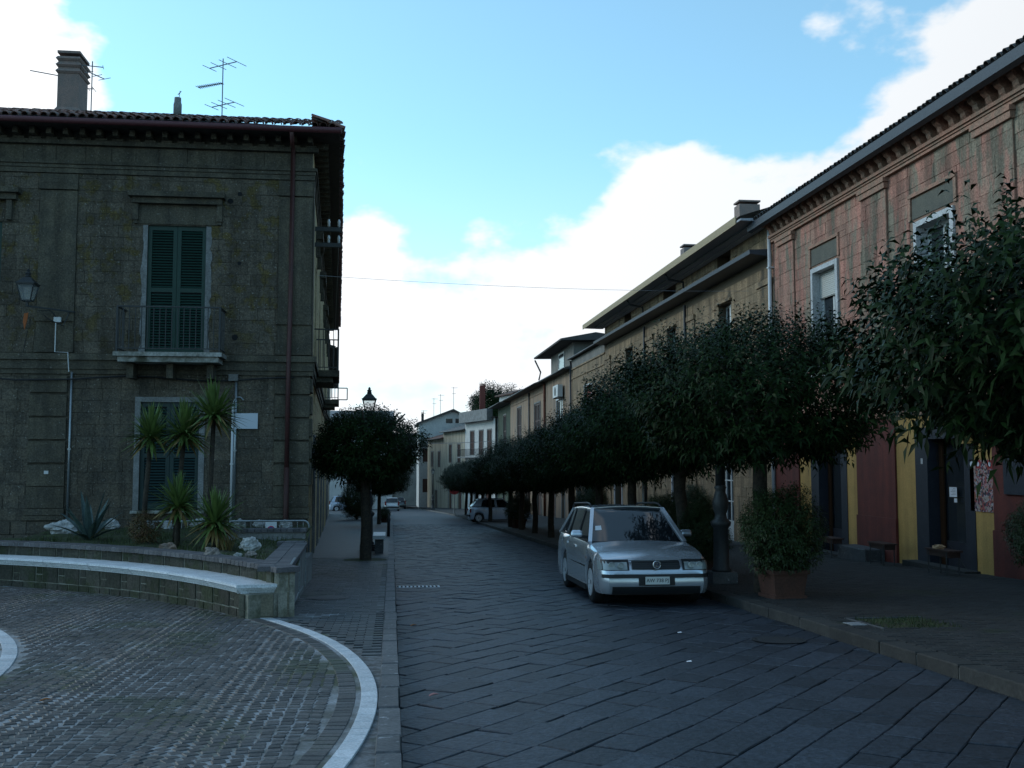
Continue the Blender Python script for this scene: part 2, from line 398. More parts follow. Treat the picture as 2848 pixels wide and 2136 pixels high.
# kerbs
def kerb(name, xa, xb, top, lens, m, y0, y1, seed, bev=.012):
    bm = MB(); ys = [q for q in YS if y0 <= q <= y1]
    lo, hi = min(xa, xb), max(xa, xb)
    bm.grid([[(lo + .01 + bend(y), y, zr(0, y) - .1), (lo + .01 + bend(y), y, zr(0, y) + top - .03), (hi - .01 + bend(y), y, zr(0, y) + top - .03), (hi - .01 + bend(y), y, zr(0, y) - .1)] for y in ys])
    root = struct(bm.build(name, mat('kerb_mortar', (.17, .17, .165), .9, (.09, .09, .085), ns=8, var=0), fix=False))
    it = []; rr = random.Random(seed); y = y0
    while y < y1:
        l = rr.uniform(*lens) * (1 if y < 60 else 3); e = .006 + rr.random() * .006; d = rr.uniform(-.006, .006)
        ring = [(lo + d + bend(y), y + e), (hi + d + bend(y), y + e), (hi + d + bend(y + l), y + l - e), (lo + d + bend(y + l), y + l - e)]
        it.append((((xa + xb) / 2, y + l / 2, zr(0, y) + top), (lambda B, r=ring, h=rr.uniform(-.004, .004): B.slab(r, lambda x, y: zr(x, y) + top + h, top + .06, .02))))
        y += l
    pieces(it, 'kerb_stone', m, root)
kerb('left_kerb', -.085, .07, .122, (.45, 1.0), m_kerb, 3, 160, 5)
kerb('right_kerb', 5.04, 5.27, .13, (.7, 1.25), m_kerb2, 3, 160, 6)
# right pavement
right_pav = sheet('right_pavement', lambda y: 5.25 + bend(y) * .6, 13, YS, lambda x, y: zp(x, y) - .012, m_bed)
right_far = sheet('right_pavement_surface', lambda y: 5.27 + bend(y) * .6, 13, [30.05, 60, 90, 120, 150, 168], lambda x, y: zp(x, y) + .004, mat('far_shaded_paver', (.018, .020, .021), .8, (.027, .028, .028), ns=2.2, bump=.4, bs=20, var=0))  # far sheet carries the same tree shade in its darkened colour
items = []; rnd = random.Random(13); y = 6.5; r = 0
while y < 30:
    x = 5.29
    if r % 2: x -= .1
    while x < 11.1:
        x0 = max(x, 5.28); x1 = x + .190
        pit = 5.6 < (x0 + x1) / 2 < 6.45 and 11.2 < y < 12.15
        if in_view((x0 + x1) / 2, y, zp(0, y), 1.15) and x1 - x0 > .05 and not pit:
            ring = [(x0, y), (x1, y + rnd.uniform(0, .004)), (x1, y + .090), (x0, y + .090)]
            items.append((((x0 + x1) / 2, y, zp(0, y)), (lambda B, r=ring, h=rnd.uniform(-.002, .003): B.slab(r, lambda x, y: zp(x, y) + h, .014, .006))))
        x += .2
    y += .1; r += 1
m_paver2 = mat('shaded_concrete_paver', (.017, .019, .020), .75, (.026, .027, .027), ns=2.2, col3=(.02, .026, .016), ns3=.8, th3=.55, bump=.4, bs=50, var=.25, grain=.3)  # right-hand pavers: shade of the tree row put into a darker base colour
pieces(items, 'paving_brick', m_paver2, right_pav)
m_plaster0 = mat('pale_concrete', (.19, .2, .21), .8)
# empty tree pit in the right pavement, pale paver beside it
m_soil = mat('moist_soil', (.035, .03, .02), .95, (.04, .06, .015), ns=6, var=0, bump=.8, bs=20)
pit = thing('tree_pit', 'square weedy tree pit without a tree in the right pavement near the kerb', 'tree pit', (6.0, 11.65, zp(0, 11.65)))
MB().poly(*[(x, y, zp(x, y) - .004) for x, y in ((5.56, 11.16), (6.49, 11.16), (6.49, 12.19), (5.56, 12.19))]).build('soil', m_soil, pit)
fr = MB()
for x0, x1, y0, y1 in ((5.53, 6.52, 12.17, 12.2), (5.54, 5.565, 11.2, 12.16)): fr.hexa([(x, y, zp(x, y) + dz) for dz in (-.03, .012) for x, y in ((x0, y0), (x1, y0), (x1, y1), (x0, y1))])
fr.build('edging', m_kerb, pit)
wd = MB(); rw = random.Random(4)
for i in range(500):
    x, y = rw.uniform(5.58, 6.48), rw.uniform(11.2, 12.15); a = rw.random() * 6.3; h = rw.uniform(.02, .07); z = zp(x, y)
    wd.poly((x - .006 * math.cos(a), y - .006 * math.sin(a), z), (x + .006 * math.cos(a), y + .006 * math.sin(a), z), (x + rw.uniform(-.03, .03), y + rw.uniform(-.03, .03), z + h))
m_weed = mat('weed', (.022, .036, .01), .7, var=.3, bump=0, grain=0)
stuff(wd.build('weeds', m_weed, pit, fix=False))
tag(MB().slab([(5.33, 11.55), (5.52, 11.55), (5.52, 11.8), (5.33, 11.8)], lambda x, y: zp(x, y) + .008, .02, .004).build('cover_plate', m_plaster0), 'small pale square cover plate beside the empty tree pit', 'cover')
# iron covers
m_iron = mat('cast_iron', (.035, .038, .042), .55, bump=.5, bs=80, var=0, metal=.3)
def cover(label, x, y, rr, zf):
    t = thing('manhole_cover', label, 'manhole cover', (x, y, zf(x, y)), None)
    for nm, r0, r1, hh in (('rim', rr, rr * .88, .008), ('lid', rr * .86, 0, .006)):
        bb = MB(); n = 28
        for j in range(n):
            a, c = 2 * math.pi * j / n, 2 * math.pi * (j + 1) / n
            P = lambda r_, t_: (x + r_ * math.cos(t_), y + r_ * math.sin(t_), zf(x + r_ * math.cos(t_), y + r_ * math.sin(t_)) + hh)
            if r1: bb.poly(P(r0, a), P(r0, c), P(r1, c), P(r1, a))
            else: bb.poly(P(r0, a), P(r0, c), (x, y, zf(x, y) + hh + .003))
        bb.build(nm, m_iron, t)
cover('round iron manhole cover in the roadway before the right kerb', 4.37, 11.36, .3, lambda x, y: zr(x, y) + .006)
cover('round iron manhole cover in the left pavement behind the pale ring', -.95, 15.9, .32, zl)
# storm drain inlet at the left gutter
t = thing('drain_grate', 'rectangular storm drain grate at the left gutter', 'drain', (.45, 19.0, zr(0, 19)))
bb = MB(); [bb.bar((.12 + k * .07, 18.85, zr(0, 18.85) + .014), (.12 + k * .07, 19.15, zr(0, 19.15) + .014), .03, .016) for k in range(11)]
bb.build('bars', m_iron, t); MB().slab([(.1, 18.82), (.88, 18.82), (.88, 19.18), (.1, 19.18)], lambda x, y: zr(x, y) + .006, .02, .002).build('frame', m_white, t)
# ------------------------------------------------------------------ buildings
class Fac:
    """a wall plane: u along the wall, v = height, w = distance in front of it"""
    def __init__(s, ox, oy, ux, uy, nx, ny): s.o = (ox, oy); s.u = (ux, uy); s.n = (nx, ny)
    def P(s, u, v, w=0): return (s.o[0] + s.u[0] * u + s.n[0] * w, s.o[1] + s.u[1] * u + s.n[1] * w, v)
    def box(s, b, u0, u1, v0, v1, w0, w1, ch=0):
        return b.hexa([s.P(u, v, w) for v in (v0, v1) for u, w in ((u0, w0), (u1, w0), (u1, w1), (u0, w1))])
def cells(u0, u1, v0, v1, ops):
    us = sorted({u0, u1, *[min(max(q, u0), u1) for o in ops for q in o[:2]]}); vs = sorted({v0, v1, *[min(max(q, v0), v1) for o in ops for q in o[2:4]]})
    for a, b in zip(us, us[1:]):
        for c, d in zip(vs, vs[1:]):
            if b - a > 1e-4 and d - c > 1e-4 and not any(o[0] - 1e-4 <= a and b <= o[1] + 1e-4 and o[2] - 1e-4 <= c and d <= o[3] + 1e-4 for o in ops): yield a, b, c, d
def wall(F, name, parent, u0, u1, v0, v1, ops, m, dep=.3):
    b = MB()
    for a, c, d, e in cells(u0, u1, v0, v1, ops): b.poly(F.P(a, d), F.P(c, d), F.P(c, e), F.P(a, e))
    for o in ops:
        q = [(o[0], o[2]), (o[1], o[2]), (o[1], o[3]), (o[0], o[3])]
        for i in range(4): b.poly(F.P(*q[i]), F.P(*q[(i + 1) % 4]), F.P(*q[(i + 1) % 4], -dep), F.P(*q[i], -dep))
        b.poly(*[F.P(x, y, -dep) for x, y in q])
    return b.build(name, m, parent, fix=False)
def blocks(F, parent, u0, u1, v0, v1, ops, m, bh=.27, bw=(.3, .46), gap=.006, proud=.012, seed=1, limit=300, name='stone_block', hv=.0):
    rr = random.Random(seed); it = []; v = v0
    while v < v1 - .04:
        h = min(bh * rr.uniform(1 - hv, 1 + hv), v1 - v); u = u0 - rr.random() * bw[0]
        while u < u1 - .02:
            w = rr.uniform(*bw); a, c = max(u, u0), min(u + w, u1); u += w
            if c - a < .05: continue
            segs = [(a, c, v, v + h)]
            for o in ops:
                ns = []
                for s in segs:
                    if o[0] >= s[1] or o[1] <= s[0] or o[2] >= s[3] or o[3] <= s[2]: ns.append(s)
                    else: ns += list(cells(*s, [o]))
                segs = ns
            for s in segs:
                if s[1] - s[0] < .05 or s[3] - s[2] < .04: continue
                p = proud * rr.uniform(.5, 1.3); g = gap / 2; e = .006
                def mk(B, s=s, p=p, g=g, e=e):
                    i0 = len(B.v); x0, x1, y0, y1 = s[0] + g, s[1] - g, s[2] + g, s[3] - g
                    B.v += [F.P(x, y, -.004) for x, y in ((x0, y0), (x1, y0), (x1, y1), (x0, y1))] + [F.P(x, y, p * .6) for x, y in ((x0, y0), (x1, y0), (x1, y1), (x0, y1))] + [F.P(x, y, p) for x, y in ((x0 + e, y0 + e), (x1 - e, y0 + e), (x1 - e, y1 - e), (x0 + e, y1 - e))]
                    B.f += [(i0 + k, i0 + (k + 1) % 4, i0 + 4 + (k + 1) % 4, i0 + 4 + k) for k in range(4)] + [(i0 + 4 + k, i0 + 4 + (k + 1) % 4, i0 + 8 + (k + 1) % 4, i0 + 8 + k) for k in range(4)] + [(i0 + 8, i0 + 9, i0 + 10, i0 + 11)]
                it.append((F.P((s[0] + s[1]) / 2, (s[2] + s[3]) / 2, 0), mk))
        v += h
    pieces(it, name, m, parent, limit)
def fb(F, parent, name, m, *boxes):
    b = MB()
    for q in boxes: F.box(b, *q)
    return b.build(name, m, parent)
def shutter(F, parent, u0, u1, v0, v1, w, m, leaves=2, pitch=.06, slats=True, name='shutter', louver=True):
    lw = (u1 - u0) / leaves
    for k in range(leaves):
        a, c = u0 + k * lw + .004, u0 + (k + 1) * lw - .004; st = min(.085, lw * .16)
        s = fb(F, parent, name, m, (a, a + st, v0, v1, w, w + .04), (c - st, c, v0, v1, w, w + .04), (a + st, c - st, v0, v0 + .14, w, w + .04), (a + st, c - st, v1 - .1, v1, w, w + .04), (a + st, c - st, (v0 + v1) / 2 - .05, (v0 + v1) / 2 + .05, w, w + .04))
        MB().poly(*[F.P(x, y, w + .001) for x, y in ((a, v0), (c, v0), (c, v1), (a, v1))]).build('backing', M_BLACK, s)
        if slats:
            v = v0 + .17; sm = None
            while v < v1 - .13:
                if abs(v - (v0 + v1) / 2) > .07:
                    b = MB(); b.hexa([F.P(x, y, z) for x, y, z in ((a + st, v - .02, w + .034), (c - st, v - .02, w + .034), (c - st, v + .012, w + .008), (a + st, v + .012, w + .008), (a + st, v - .014, w + .038), (c - st, v - .014, w + .038), (c - st, v + .018, w + .012), (a + st, v + .018, w + .012))])
                    b.build('slat', m, s, fix=False)
                v += pitch
def window(F, parent, u0, u1, v0, v1, w, mf, mg, leaves=2, bars=0, fw=.06, name='window'):
    f = MB(); F.box(f, u0, u0 + fw, v0, v1, w, w + .05); F.box(f, u1 - fw, u1, v0, v1, w, w + .05); F.box(f, u0 + fw, u1 - fw, v1 - fw, v1, w, w + .05); F.box(f, u0 + fw, u1 - fw, v0, v0 + fw, w, w + .05)
    for k in range(1, leaves): x = u0 + (u1 - u0) * k / leaves; F.box(f, x - .045, x + .045, v0 + fw, v1 - fw, w, w + .048)
    for k in range(bars): y = v0 + (v1 - v0) * (k + 1) / (bars + 1); F.box(f, u0 + fw, u1 - fw, y - .02, y + .02, w, w + .046)
    o = f.build(name, mf, parent)
    for k in range(leaves):
        a, c = u0 + (u1 - u0) * k / leaves, u0 + (u1 - u0) * (k + 1) / leaves
        MB().poly(*[F.P(x, y, w + .02) for x, y in ((a, v0), (c, v0), (c, v1), (a, v1))]).build('pane', mg, o)
    return o
def pipe(F, parent, u, v0, v1, w=.08, r=.05, m=None, name='downspout', shoe=True):
    b = MB(); b.tube([F.P(u, v0, w), F.P(u, v1, w)], r, 10)
    o = b.build(name, m, parent, smooth=True)
    for k in range(max(1, int((v1 - v0) / 2))):
        z = v0 + (k + .5) * (v1 - v0) / max(1, int((v1 - v0) / 2)); c = MB(); F.box(c, u - r * 1.3, u + r * 1.3, z - .02, z + .02, 0, w + r * 1.15); c.build('bracket', m, o)
    return o
def railing(F, parent, u0, u1, v0, v1, w0, w1, m, pitch=.12, r=.008, name='railing'):
    """three sided balcony railing"""
    b = MB(); P = F.P
    pts = [P(u0, v1, w0), P(u0, v1, w1), P(u1, v1, w1), P(u1, v1, w0)]
    for a, c in zip(pts, pts[1:]): b.bar(a, c, .045, .03)
    low = [(q[0], q[1], v0 + .08) for q in pts]
    for a, c in zip(low, low[1:]): b.bar(a, c, .03, .02)
    for q in (pts[1], pts[2]): b.bar((q[0], q[1], v0), q, .04)
    o = b.build(name, m, parent)
    n = int((u1 - u0) / pitch)
    for k in range(1, n): bb = MB(); bb.bar(P(u0 + (u1 - u0) * k / n, v0 + .08, w1), P(u0 + (u1 - u0) * k / n, v1, w1), r * 2); bb.build('baluster', m, o, fix=False)
    n = max(2, int((w1 - w0) / pitch))
    for u in (u0, u1):
        for k in range(1, n): bb = MB(); bb.bar(P(u, v0 + .08, w0 + (w1 - w0) * k / n), P(u, v1, w0 + (w1 - w0) * k / n), r * 2); bb.build('baluster', m, o, fix=False)
    return o
def coppo(L=.42, r0=.085, r1=.07, n=6):
    b = MB(); rows = []
    for k, (t, r) in enumerate(((0, r0), (1, r1))): rows.append([(r * math.cos(math.pi * j / n), t * L, r * math.sin(math.pi * j / n)) for j in range(n + 1)])
    b.grid(rows); i = len(b.v)
    b.v += [((r0 - .014) * math.cos(math.pi * j / n), 0, (r0 - .014) * math.sin(math.pi * j / n)) for j in range(n + 1)]
    for j in range(n): b.f.append((j, j + 1, i + j + 1, i + j))
    return b
def roof_tiles(parent, A, B, up, rows, m, pitch=.2, rowlen=.36, seed=1, limit=300, sag=.012, name='roof_tile'):
    """A-B eave line, up = unit vector up the slope; shared tile mesh"""
    rr = random.Random(seed); A = Vector(A); B = Vector(B); up = Vector(up).normalized(); e = (B - A); n = int(e.length / pitch); e.normalize(); nz = e.cross(up).normalized()
    if nz.z < 0: nz = -nz
    me = coppo().mesh(name, m, True); cnt = 0; rest = MB(); proto = coppo()
    for k in range(rows):
        for i in range(n + 1):
            p = A + e * i * pitch + up * (k * rowlen - .03 + rr.uniform(-.02, .02)) + nz * (.012 + rr.uniform(-.006, sag) + (.012 if k % 2 else 0))
            M_ = Matrix((( *e, 0), (*up, 0), (*nz, 0), (0, 0, 0, 1))).transposed() @ Matrix.Rotation(rr.uniform(-.05, .05), 4, 'Z'); M_.translation = p
            if cnt < limit:
                o = link(name, me, parent, False); o.matrix_basis = M_; cnt += 1
            else:
                i0 = len(rest.v); rest.v += [tuple(M_ @ Vector(q)) for q in proto.v]; rest.f += [tuple(i0 + j for j in f) for f in proto.f]
    if rest.v: stuff(rest.build(name + '_remainder', m, parent, smooth=True, fix=False))

M_BLACK = flat('dark_interior', (.008, .009, .01), .9)
m_glass = flat('window_glass', (.02, .025, .03), .08, spec=.6)
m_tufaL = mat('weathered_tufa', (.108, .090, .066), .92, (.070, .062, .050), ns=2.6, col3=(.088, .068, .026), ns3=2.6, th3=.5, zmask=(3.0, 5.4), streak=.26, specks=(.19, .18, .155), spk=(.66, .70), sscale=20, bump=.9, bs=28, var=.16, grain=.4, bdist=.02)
m_jointL = mat('tufa_joint', (.05, .045, .035), .95, (.09, .082, .065), ns=6, var=0)
m_tufaT = mat('tufa_trim', (.098, .085, .06), .9, (.068, .061, .047), ns=3, streak=.3, specks=(.17, .16, .14), spk=(.67, .71), sscale=20, bump=.7, bs=30, var=.1, grain=.35, bdist=.02)
m_plaster = mat('grey_plaster', (.22, .225, .225), .9, (.15, .15, .145), ns=3, var=.05, bs=30)
m_green = mat('green_paint', (.006, .033, .024), .5, (.008, .040, .030), ns=8, bump=.1, var=.06, grain=.12)
m_green2 = mat('bluegreen_paint', (.007, .030, .030), .45, bump=.1, var=.06, grain=.12)
m_redpipe = mat('red_brown_pipe', (.085, .032, .03), .5, (.07, .03, .03), ns=4, bump=.1, var=0)
m_gutter = mat('red_gutter', (.095, .030, .034), .5, bump=.1, var=0)
m_tile = mat('clay_tile', (.165, .068, .05), .85, (.11, .075, .06), ns=2.5, col3=(.09, .095, .085), ns3=5, th3=.55, bump=.5, bs=45, var=.35)
m_tileD = mat('old_dark_tile', (.075, .068, .065), .85, (.10, .095, .09), ns=3, col3=(.12, .06, .04), ns3=3, th3=.62, bump=.5, bs=45, var=.35)
m_ironw = mat('painted_iron', (.03, .033, .035), .5, bump=.2, var=0, spec=.4)
m_wood = mat('dark_soffit_wood', (.06, .052, .048), .8, (.04, .036, .034), ns=6, var=.2)
m_steel = mat('galvanised_steel', (.30, .33, .35), .4, metal=.7, bump=.1, var=0)
m_cable = flat('black_cable', (.015, .015, .016), .6)
m_wire = flat('grey_wire', (.3, .32, .34), .5)
m_bone = flat('white_porcelain', (.55, .56, .57), .3)

# ---- corner palazzo on the left
pal = thing('corner_palazzo', 'weathered tufa corner palazzo with green shutters and balcony on the left', 'building', (-5.5, 30, -.6))
FL = Fac(0, 23.5, 1, 0, 0, -1)
X0, X1 = -16.0, -1.87
opsL = [(-5.5, -4.22, 4.0, 6.93), (-5.55, -4.28, .55, 2.95), (-14.3, -13.0, 4.0, 6.93), (-14.2, -12.9, .55, 2.95), (-9.9, -8.62, 4.0, 6.93)]
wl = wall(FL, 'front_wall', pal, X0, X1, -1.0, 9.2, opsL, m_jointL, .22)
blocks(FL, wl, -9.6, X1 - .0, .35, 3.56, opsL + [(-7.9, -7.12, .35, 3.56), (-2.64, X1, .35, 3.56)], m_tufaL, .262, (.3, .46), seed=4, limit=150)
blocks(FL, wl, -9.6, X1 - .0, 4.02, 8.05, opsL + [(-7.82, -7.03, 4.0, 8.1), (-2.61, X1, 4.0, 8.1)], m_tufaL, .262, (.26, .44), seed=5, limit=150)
blocks(FL, wl, -9.6, X1, -.75, .35, [], m_tufaL, .27, (.32, .5), proud=.05, seed=6, limit=60)
# rusticated pilasters: each drum a block
for a, c in ((-7.9, -7.12), (-2.64, -1.862)):
    for i, z in enumerate((.62, 1.1, 1.61, 2.12, 2.63, 3.15)):
        h = .46 if i < 5 else .36
        q = MB(); FL.box(q, a, c, z, z + h, 0, .06); q.build('quoin', m_tufaT, wl)
    fb(FL, wl, 'plinth', m_tufaT, (a - .04, c + .02, .47, .605, 0, .09), (a - .07, c + .02, .36, .46, 0, .075))
for a, c in ((-7.82, -7.03), (-2.61, -1.862)):
    fb(FL, wl, 'pilaster', m_tufaT, (a, c, 4.03, 7.66, 0, .045), (a - .01, c + .008, 7.83, 8.03, 0, .06))
    fb(FL, wl, 'capital', m_white if False else m_tufaT, (a - .02, c + .01, 7.68, 7.82, 0, .085))
    fb(FL, wl, 'pedestal', m_tufaT, (a - .03, c + .01, 4.03, 4.30, 0, .07), (a - .03, c + .012, 4.72, 4.8, 0, .09))
# string course at first floor, entablature bands, frieze
fb(FL, wl, 'string_course', m_tufaT, (-16, X1 + .08, 3.56, 3.66, 0, .05), (-16, X1 + .1, 3.665, 3.86, 0, .08), (-16, X1 + .14, 3.865, 4.0, 0, .13))
fb(FL, wl, 'architrave', m_tufaT, (-16, X1 + .05, 8.06, 8.17, 0, .05), (-16, X1 + .07, 8.175, 8.25, 0, .075), (-16, X1 + .1, 8.255, 8.33, 0, .11))
blocks(FL, wl, -9.6, X1, 8.335, 8.70, [], m_tufaT, .365, (.5, .8), proud=.02, seed=8, limit=20, name='frieze_block')
fb(FL, wl, 'cornice', m_tufaT, (-16, X1 + .12, 8.70, 8.80, 0, .12))
for k in range(22):
    u = -1.92 - k * .355; q = MB()
    FL.box(q, u - .055, u + .055, 8.86, 9.0, .0, .34); q.build('corbel', m_tufaT, wl)
    q = MB(); FL.box(q, u - .12, u + .12, 8.805, 8.85, .0, .12); q.build('dentil', m_tufaT, wl)
# flank along the street
ang = math.atan(.0517); FS = Fac(-1.87, 23.5, -math.sin(ang), math.cos(ang), math.cos(ang), math.sin(ang))
LEN = 34.6
opsS = [(3.6, 4.8, 4.0, 6.8), (9.4, 10.6, 4.0, 6.8), (16.4, 17.6, 4.0, 6.8), (22, 23.2, 4.0, 6.8), (28, 29.2, 4.0, 6.8), (3.3, 4.9, -1.6, 2.2), (9.2, 10.8, -1.8, 2.0), (15.4, 17.0, -2.0, 1.9), (22, 23.4, -2.2, 1.6)]
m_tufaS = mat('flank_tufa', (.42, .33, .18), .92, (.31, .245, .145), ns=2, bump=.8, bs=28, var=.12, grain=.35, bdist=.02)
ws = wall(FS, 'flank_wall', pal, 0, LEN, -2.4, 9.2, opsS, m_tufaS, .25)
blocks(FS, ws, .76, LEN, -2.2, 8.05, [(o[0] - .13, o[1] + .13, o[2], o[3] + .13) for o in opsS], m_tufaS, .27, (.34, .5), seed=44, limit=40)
fb(FS, ws, 'string_course', m_tufaT, (0, LEN, 3.56, 3.66, 0, .05), (0, LEN, 3.665, 3.86, 0, .08), (-.1, LEN, 3.865, 4.0, 0, .125))
fb(FS, ws, 'architrave', m_tufaT, (.003, LEN, 8.06, 8.17, 0, .045), (.003, LEN, 8.175, 8.25, 0, .07), (.003, LEN, 8.255, 8.33, 0, .105))
fb(FS, ws, 'corner_pier', m_tufaT, (.003, .75, 3.2, 3.5, 0, .055), (.003, .75, 2.7, 3.1, 0, .055), (.003, .75, 2.2, 2.6, 0, .055), (.003, .75, 1.7, 2.1, 0, .055), (.003, .75, 1.1, 1.6, 0, .055), (.003, .7, 4.03, 8.05, 0, .04))
for k in range(70):
    u = .2 + k * .49; q = MB(); FS.box(q, u - .05, u + .05, 8.86, 9.0, 0, .34); q.build('corbel', m_tufaT, ws)
for o in opsS[:5]:
    shutter(FS, ws, o[0] + .02, o[1] - .02, o[2] + .01, o[3] - .02, -.1, m_green, slats=False)
    fb(FS, ws, 'hood', m_tufaT, (o[0] - .35, o[1] + .35, 7.42, 7.62, 0, .2), (o[0] - .3, o[0] - .17, 6.95, 7.41, 0, .12), (o[1] + .17, o[1] + .3, 6.95, 7.41, 0, .12))
for o in opsS[5:]:
    fb(FS, ws, 'door_frame', m_plaster, (o[0] - .12, o[0], o[2], o[3] + .12, 0, .05), (o[1], o[1] + .12, o[2], o[3] + .12, 0, .05), (o[0], o[1], o[3], o[3] + .12, 0, .05))
    fb(FS, ws, 'door', m_steel if o[0] < 5 else m_wood, (o[0], o[1], o[2], o[3], -.2, -.12))
m_slab = mat('balcony_slab', (.36, .36, .34), .85, (.16, .155, .13), ns=5, col3=(.07, .07, .05), ns3=3, th3=.55, var=0, bs=25)
for o in (opsS[0], opsS[2]):
    fb(FS, ws, 'balcony_slab', m_tufaT, (o[0] - .6, o[1] + .6, 3.80, 3.96, 0.13, .66), (o[0] - .5, o[1] + .5, 3.66, 3.795, .08, .5))
    railing(FS, ws, o[0] - .55, o[1] + .55, 3.96, 5.02, .0, .62, m_ironw)
# roof: eaves slab, tiles, hips
ov = .6; ex = X1 + ov; ey = 23.5 - ov
roof = MB()
rz = 9.10; rd = 3.4; rh = 1.22
def off(u, w): return FS.P(u, 0, w)
e0 = FS.P(-ov, rz, ov); e1 = FS.P(LEN, rz, ov); E = [(-16, ey, rz), (e0[0], ey, rz)]
roof.poly((-16, ey, rz), (e0[0], ey, rz), (e0[0] - rd, ey + rd, rz + rh), (-16, ey + rd, rz + rh))
roof.poly((e0[0], ey, rz), e1, (e1[0] - rd, e1[1], rz + rh), (e0[0] - rd, ey + rd, rz + rh))
roof.poly((-16, ey + rd, rz + rh), (e0[0] - rd, ey + rd, rz + rh), (e1[0] - rd, e1[1], rz + rh), (-16, e1[1], rz + rh - .8))
roof.poly((-16, ey, rz - .08), (e0[0], ey, rz - .08), (X1 - .3, 23.8, rz - .08), (-16, 23.8, rz - .08))
roof.poly((e0[0], ey, rz - .08), (e1[0], e1[1], rz - .08), (e1[0] - ov - .4, e1[1], rz - .08), (X1 - .3, 23.8, rz - .08))
roof.poly((-16, ey, rz), (e0[0], ey, rz), (e0[0], ey, rz - .08), (-16, ey, rz - .08)); roof.poly((e0[0], ey, rz), e1, (e1[0], e1[1], rz - .08), (e0[0], ey, rz - .08))
rf = roof.build('roof', m_wood, pal, fix=False)
upF = Vector((0, rd, rh)).normalized()
roof_tiles(rf, (-10.2, ey - .05, rz + .03), (e0[0] - .05, ey - .05, rz + .03), upF, 9, m_tile, seed=2, limit=190)
upS = Vector((-rd, .0, rh)).normalized()
roof_tiles(rf, (e0[0] + .05, ey + .1, rz + .03), (e1[0] + .05, e1[1], rz + .03), upS, 2, m_tile, seed=3, limit=110)
me = coppo(.4, .13, .11).mesh('ridge_tile', m_tileD, True)
for k in range(34):
    o = link('ridge_tile', me, rf, False); o.location = (-4.9 - k * .2 * 1.6, ey + rd, rz + rh - .02); o.rotation_euler = (0, 0, R(90))
g = MB(); g.tube([(-16, ey - .11, rz - .06), (e0[0] + .05, ey - .11, rz - .06)], .07, 8); g.build('gutter', m_gutter, rf, smooth=True)
b = MB(); b.tube([(-2.30, ey - .08, rz - .1), (-2.3, ey + .1, rz - .3), (-2.31, 23.39, 8.75), (-2.32, 23.38, 5), (-2.34, 23.38, 3.7), (-2.34, 23.36, 1.5)], .052, 10)
dsp = b.build('downspout', m_redpipe, pal, smooth=True)
MB().tube([(-2.34, 23.36, 1.5), (-2.34, 23.36, -.6)], .06, 10).build('lower_pipe', mat('dark_red_pipe', (.05, .018, .015), .6, var=0, bump=.2), dsp, smooth=True)
# windows of the front
o = opsL[0]; shutter(FL, wl, o[0], o[1], o[2] + .02, o[3], -.08, m_green, pitch=.062)
b = MB()
rr = random.Random(2)
for s, x in ((-1, o[0]), (1, o[1])):
    pts = [(x, 4.02)]; z = 4.02
    out = []
    while z < 6.93: out.append((x + s * rr.uniform(.08, .14), z)); z += .12
    out.append((x + s * .1, 6.93)); b.prism([FL.P(a, c, .0) for a, c in [(x, 4.02)] + out + [(x, 6.93)]], (0, -.018, 0))
b.build('plaster_surround', m_plaster, wl)
fb(FL, wl, 'lintel_panel', m_tufaT, (o[0] - .28, o[1] + .28, 6.96, 7.40, 0, .03))
fb(FL, wl, 'window_hood', m_tufaT, (-5.83, -3.87, 7.41, 7.54, 0, .16), (-5.90, -3.80, 7.545, 7.66, 0, .26))
for a in (-5.82, -3.99): fb(FL, wl, 'console', m_tufaT, (a, a + .12, 7.03, 7.405, 0, .11), (a + .015, a + .105, 6.96, 7.025, 0, .08))
fb(FL, wl, 'window_hood', m_tufaT, (-10.3, -8.30, 7.41, 7.54, 0, .16), (-10.4, -8.22, 7.545, 7.66, 0, .26)); fb(FL, wl, 'console', m_tufaT, (-8.52, -8.40, 6.96, 7.405, 0, .11))
shutter(FL, wl, -9.9, -8.62, 4.02, 6.93, -.08, m_green, slats=False)
o = opsL[1]; shutter(FL, wl, o[0] + .0, o[1], o[2] + .02, o[3], -.08, m_green2, pitch=.062)
fb(FL, wl, 'window_frame', m_plaster, (o[0] - .12, o[0], .56, 3.06, 0, .035), (o[1], o[1] + .12, .56, 3.06, 0, .035), (o[0], o[1], 2.95, 3.06, 0, .035))
fb(FL, wl, 'window_sill', m_slab, (o[0] - .15, o[1] + .15, .49, .555, 0, .12))
fb(FL, wl, 'balcony_slab', m_slab, (-5.98, -3.70, 3.90, 3.99, .135, .80), (-5.9, -3.78, 3.78, 3.895, .135, .72))
for u in (-5.7, -4.86, -4.0): fb(FL, wl, 'bracket', m_tufaT, (u - .07, u + .07, 3.45, 3.775, .05, .45))
railing(FL, wl, -5.92, -3.76, 3.99, 4.98, .0, .74, m_ironw, pitch=.125)
# putlog holes
for u, v in ((-7.29, 7.62), (-3.5, 7.7), (-3.7, 7.53), (-2.06, 7.53), (-3.48, 6.11), (-2.52, 6.34), (-2.1, 6.34), (-8.17, 5.43), (-3.55, 4.42)):
    s = .045 + rr.random() * .025; q = MB(); pts = [FL.P(u + s * math.cos(t * .785) * rr.uniform(.8, 1.2), v + s * math.sin(t * .785) * rr.uniform(.8, 1.2), .018) for t in range(8)]
    q.poly(*pts).build('putlog_hole', M_BLACK, wl)
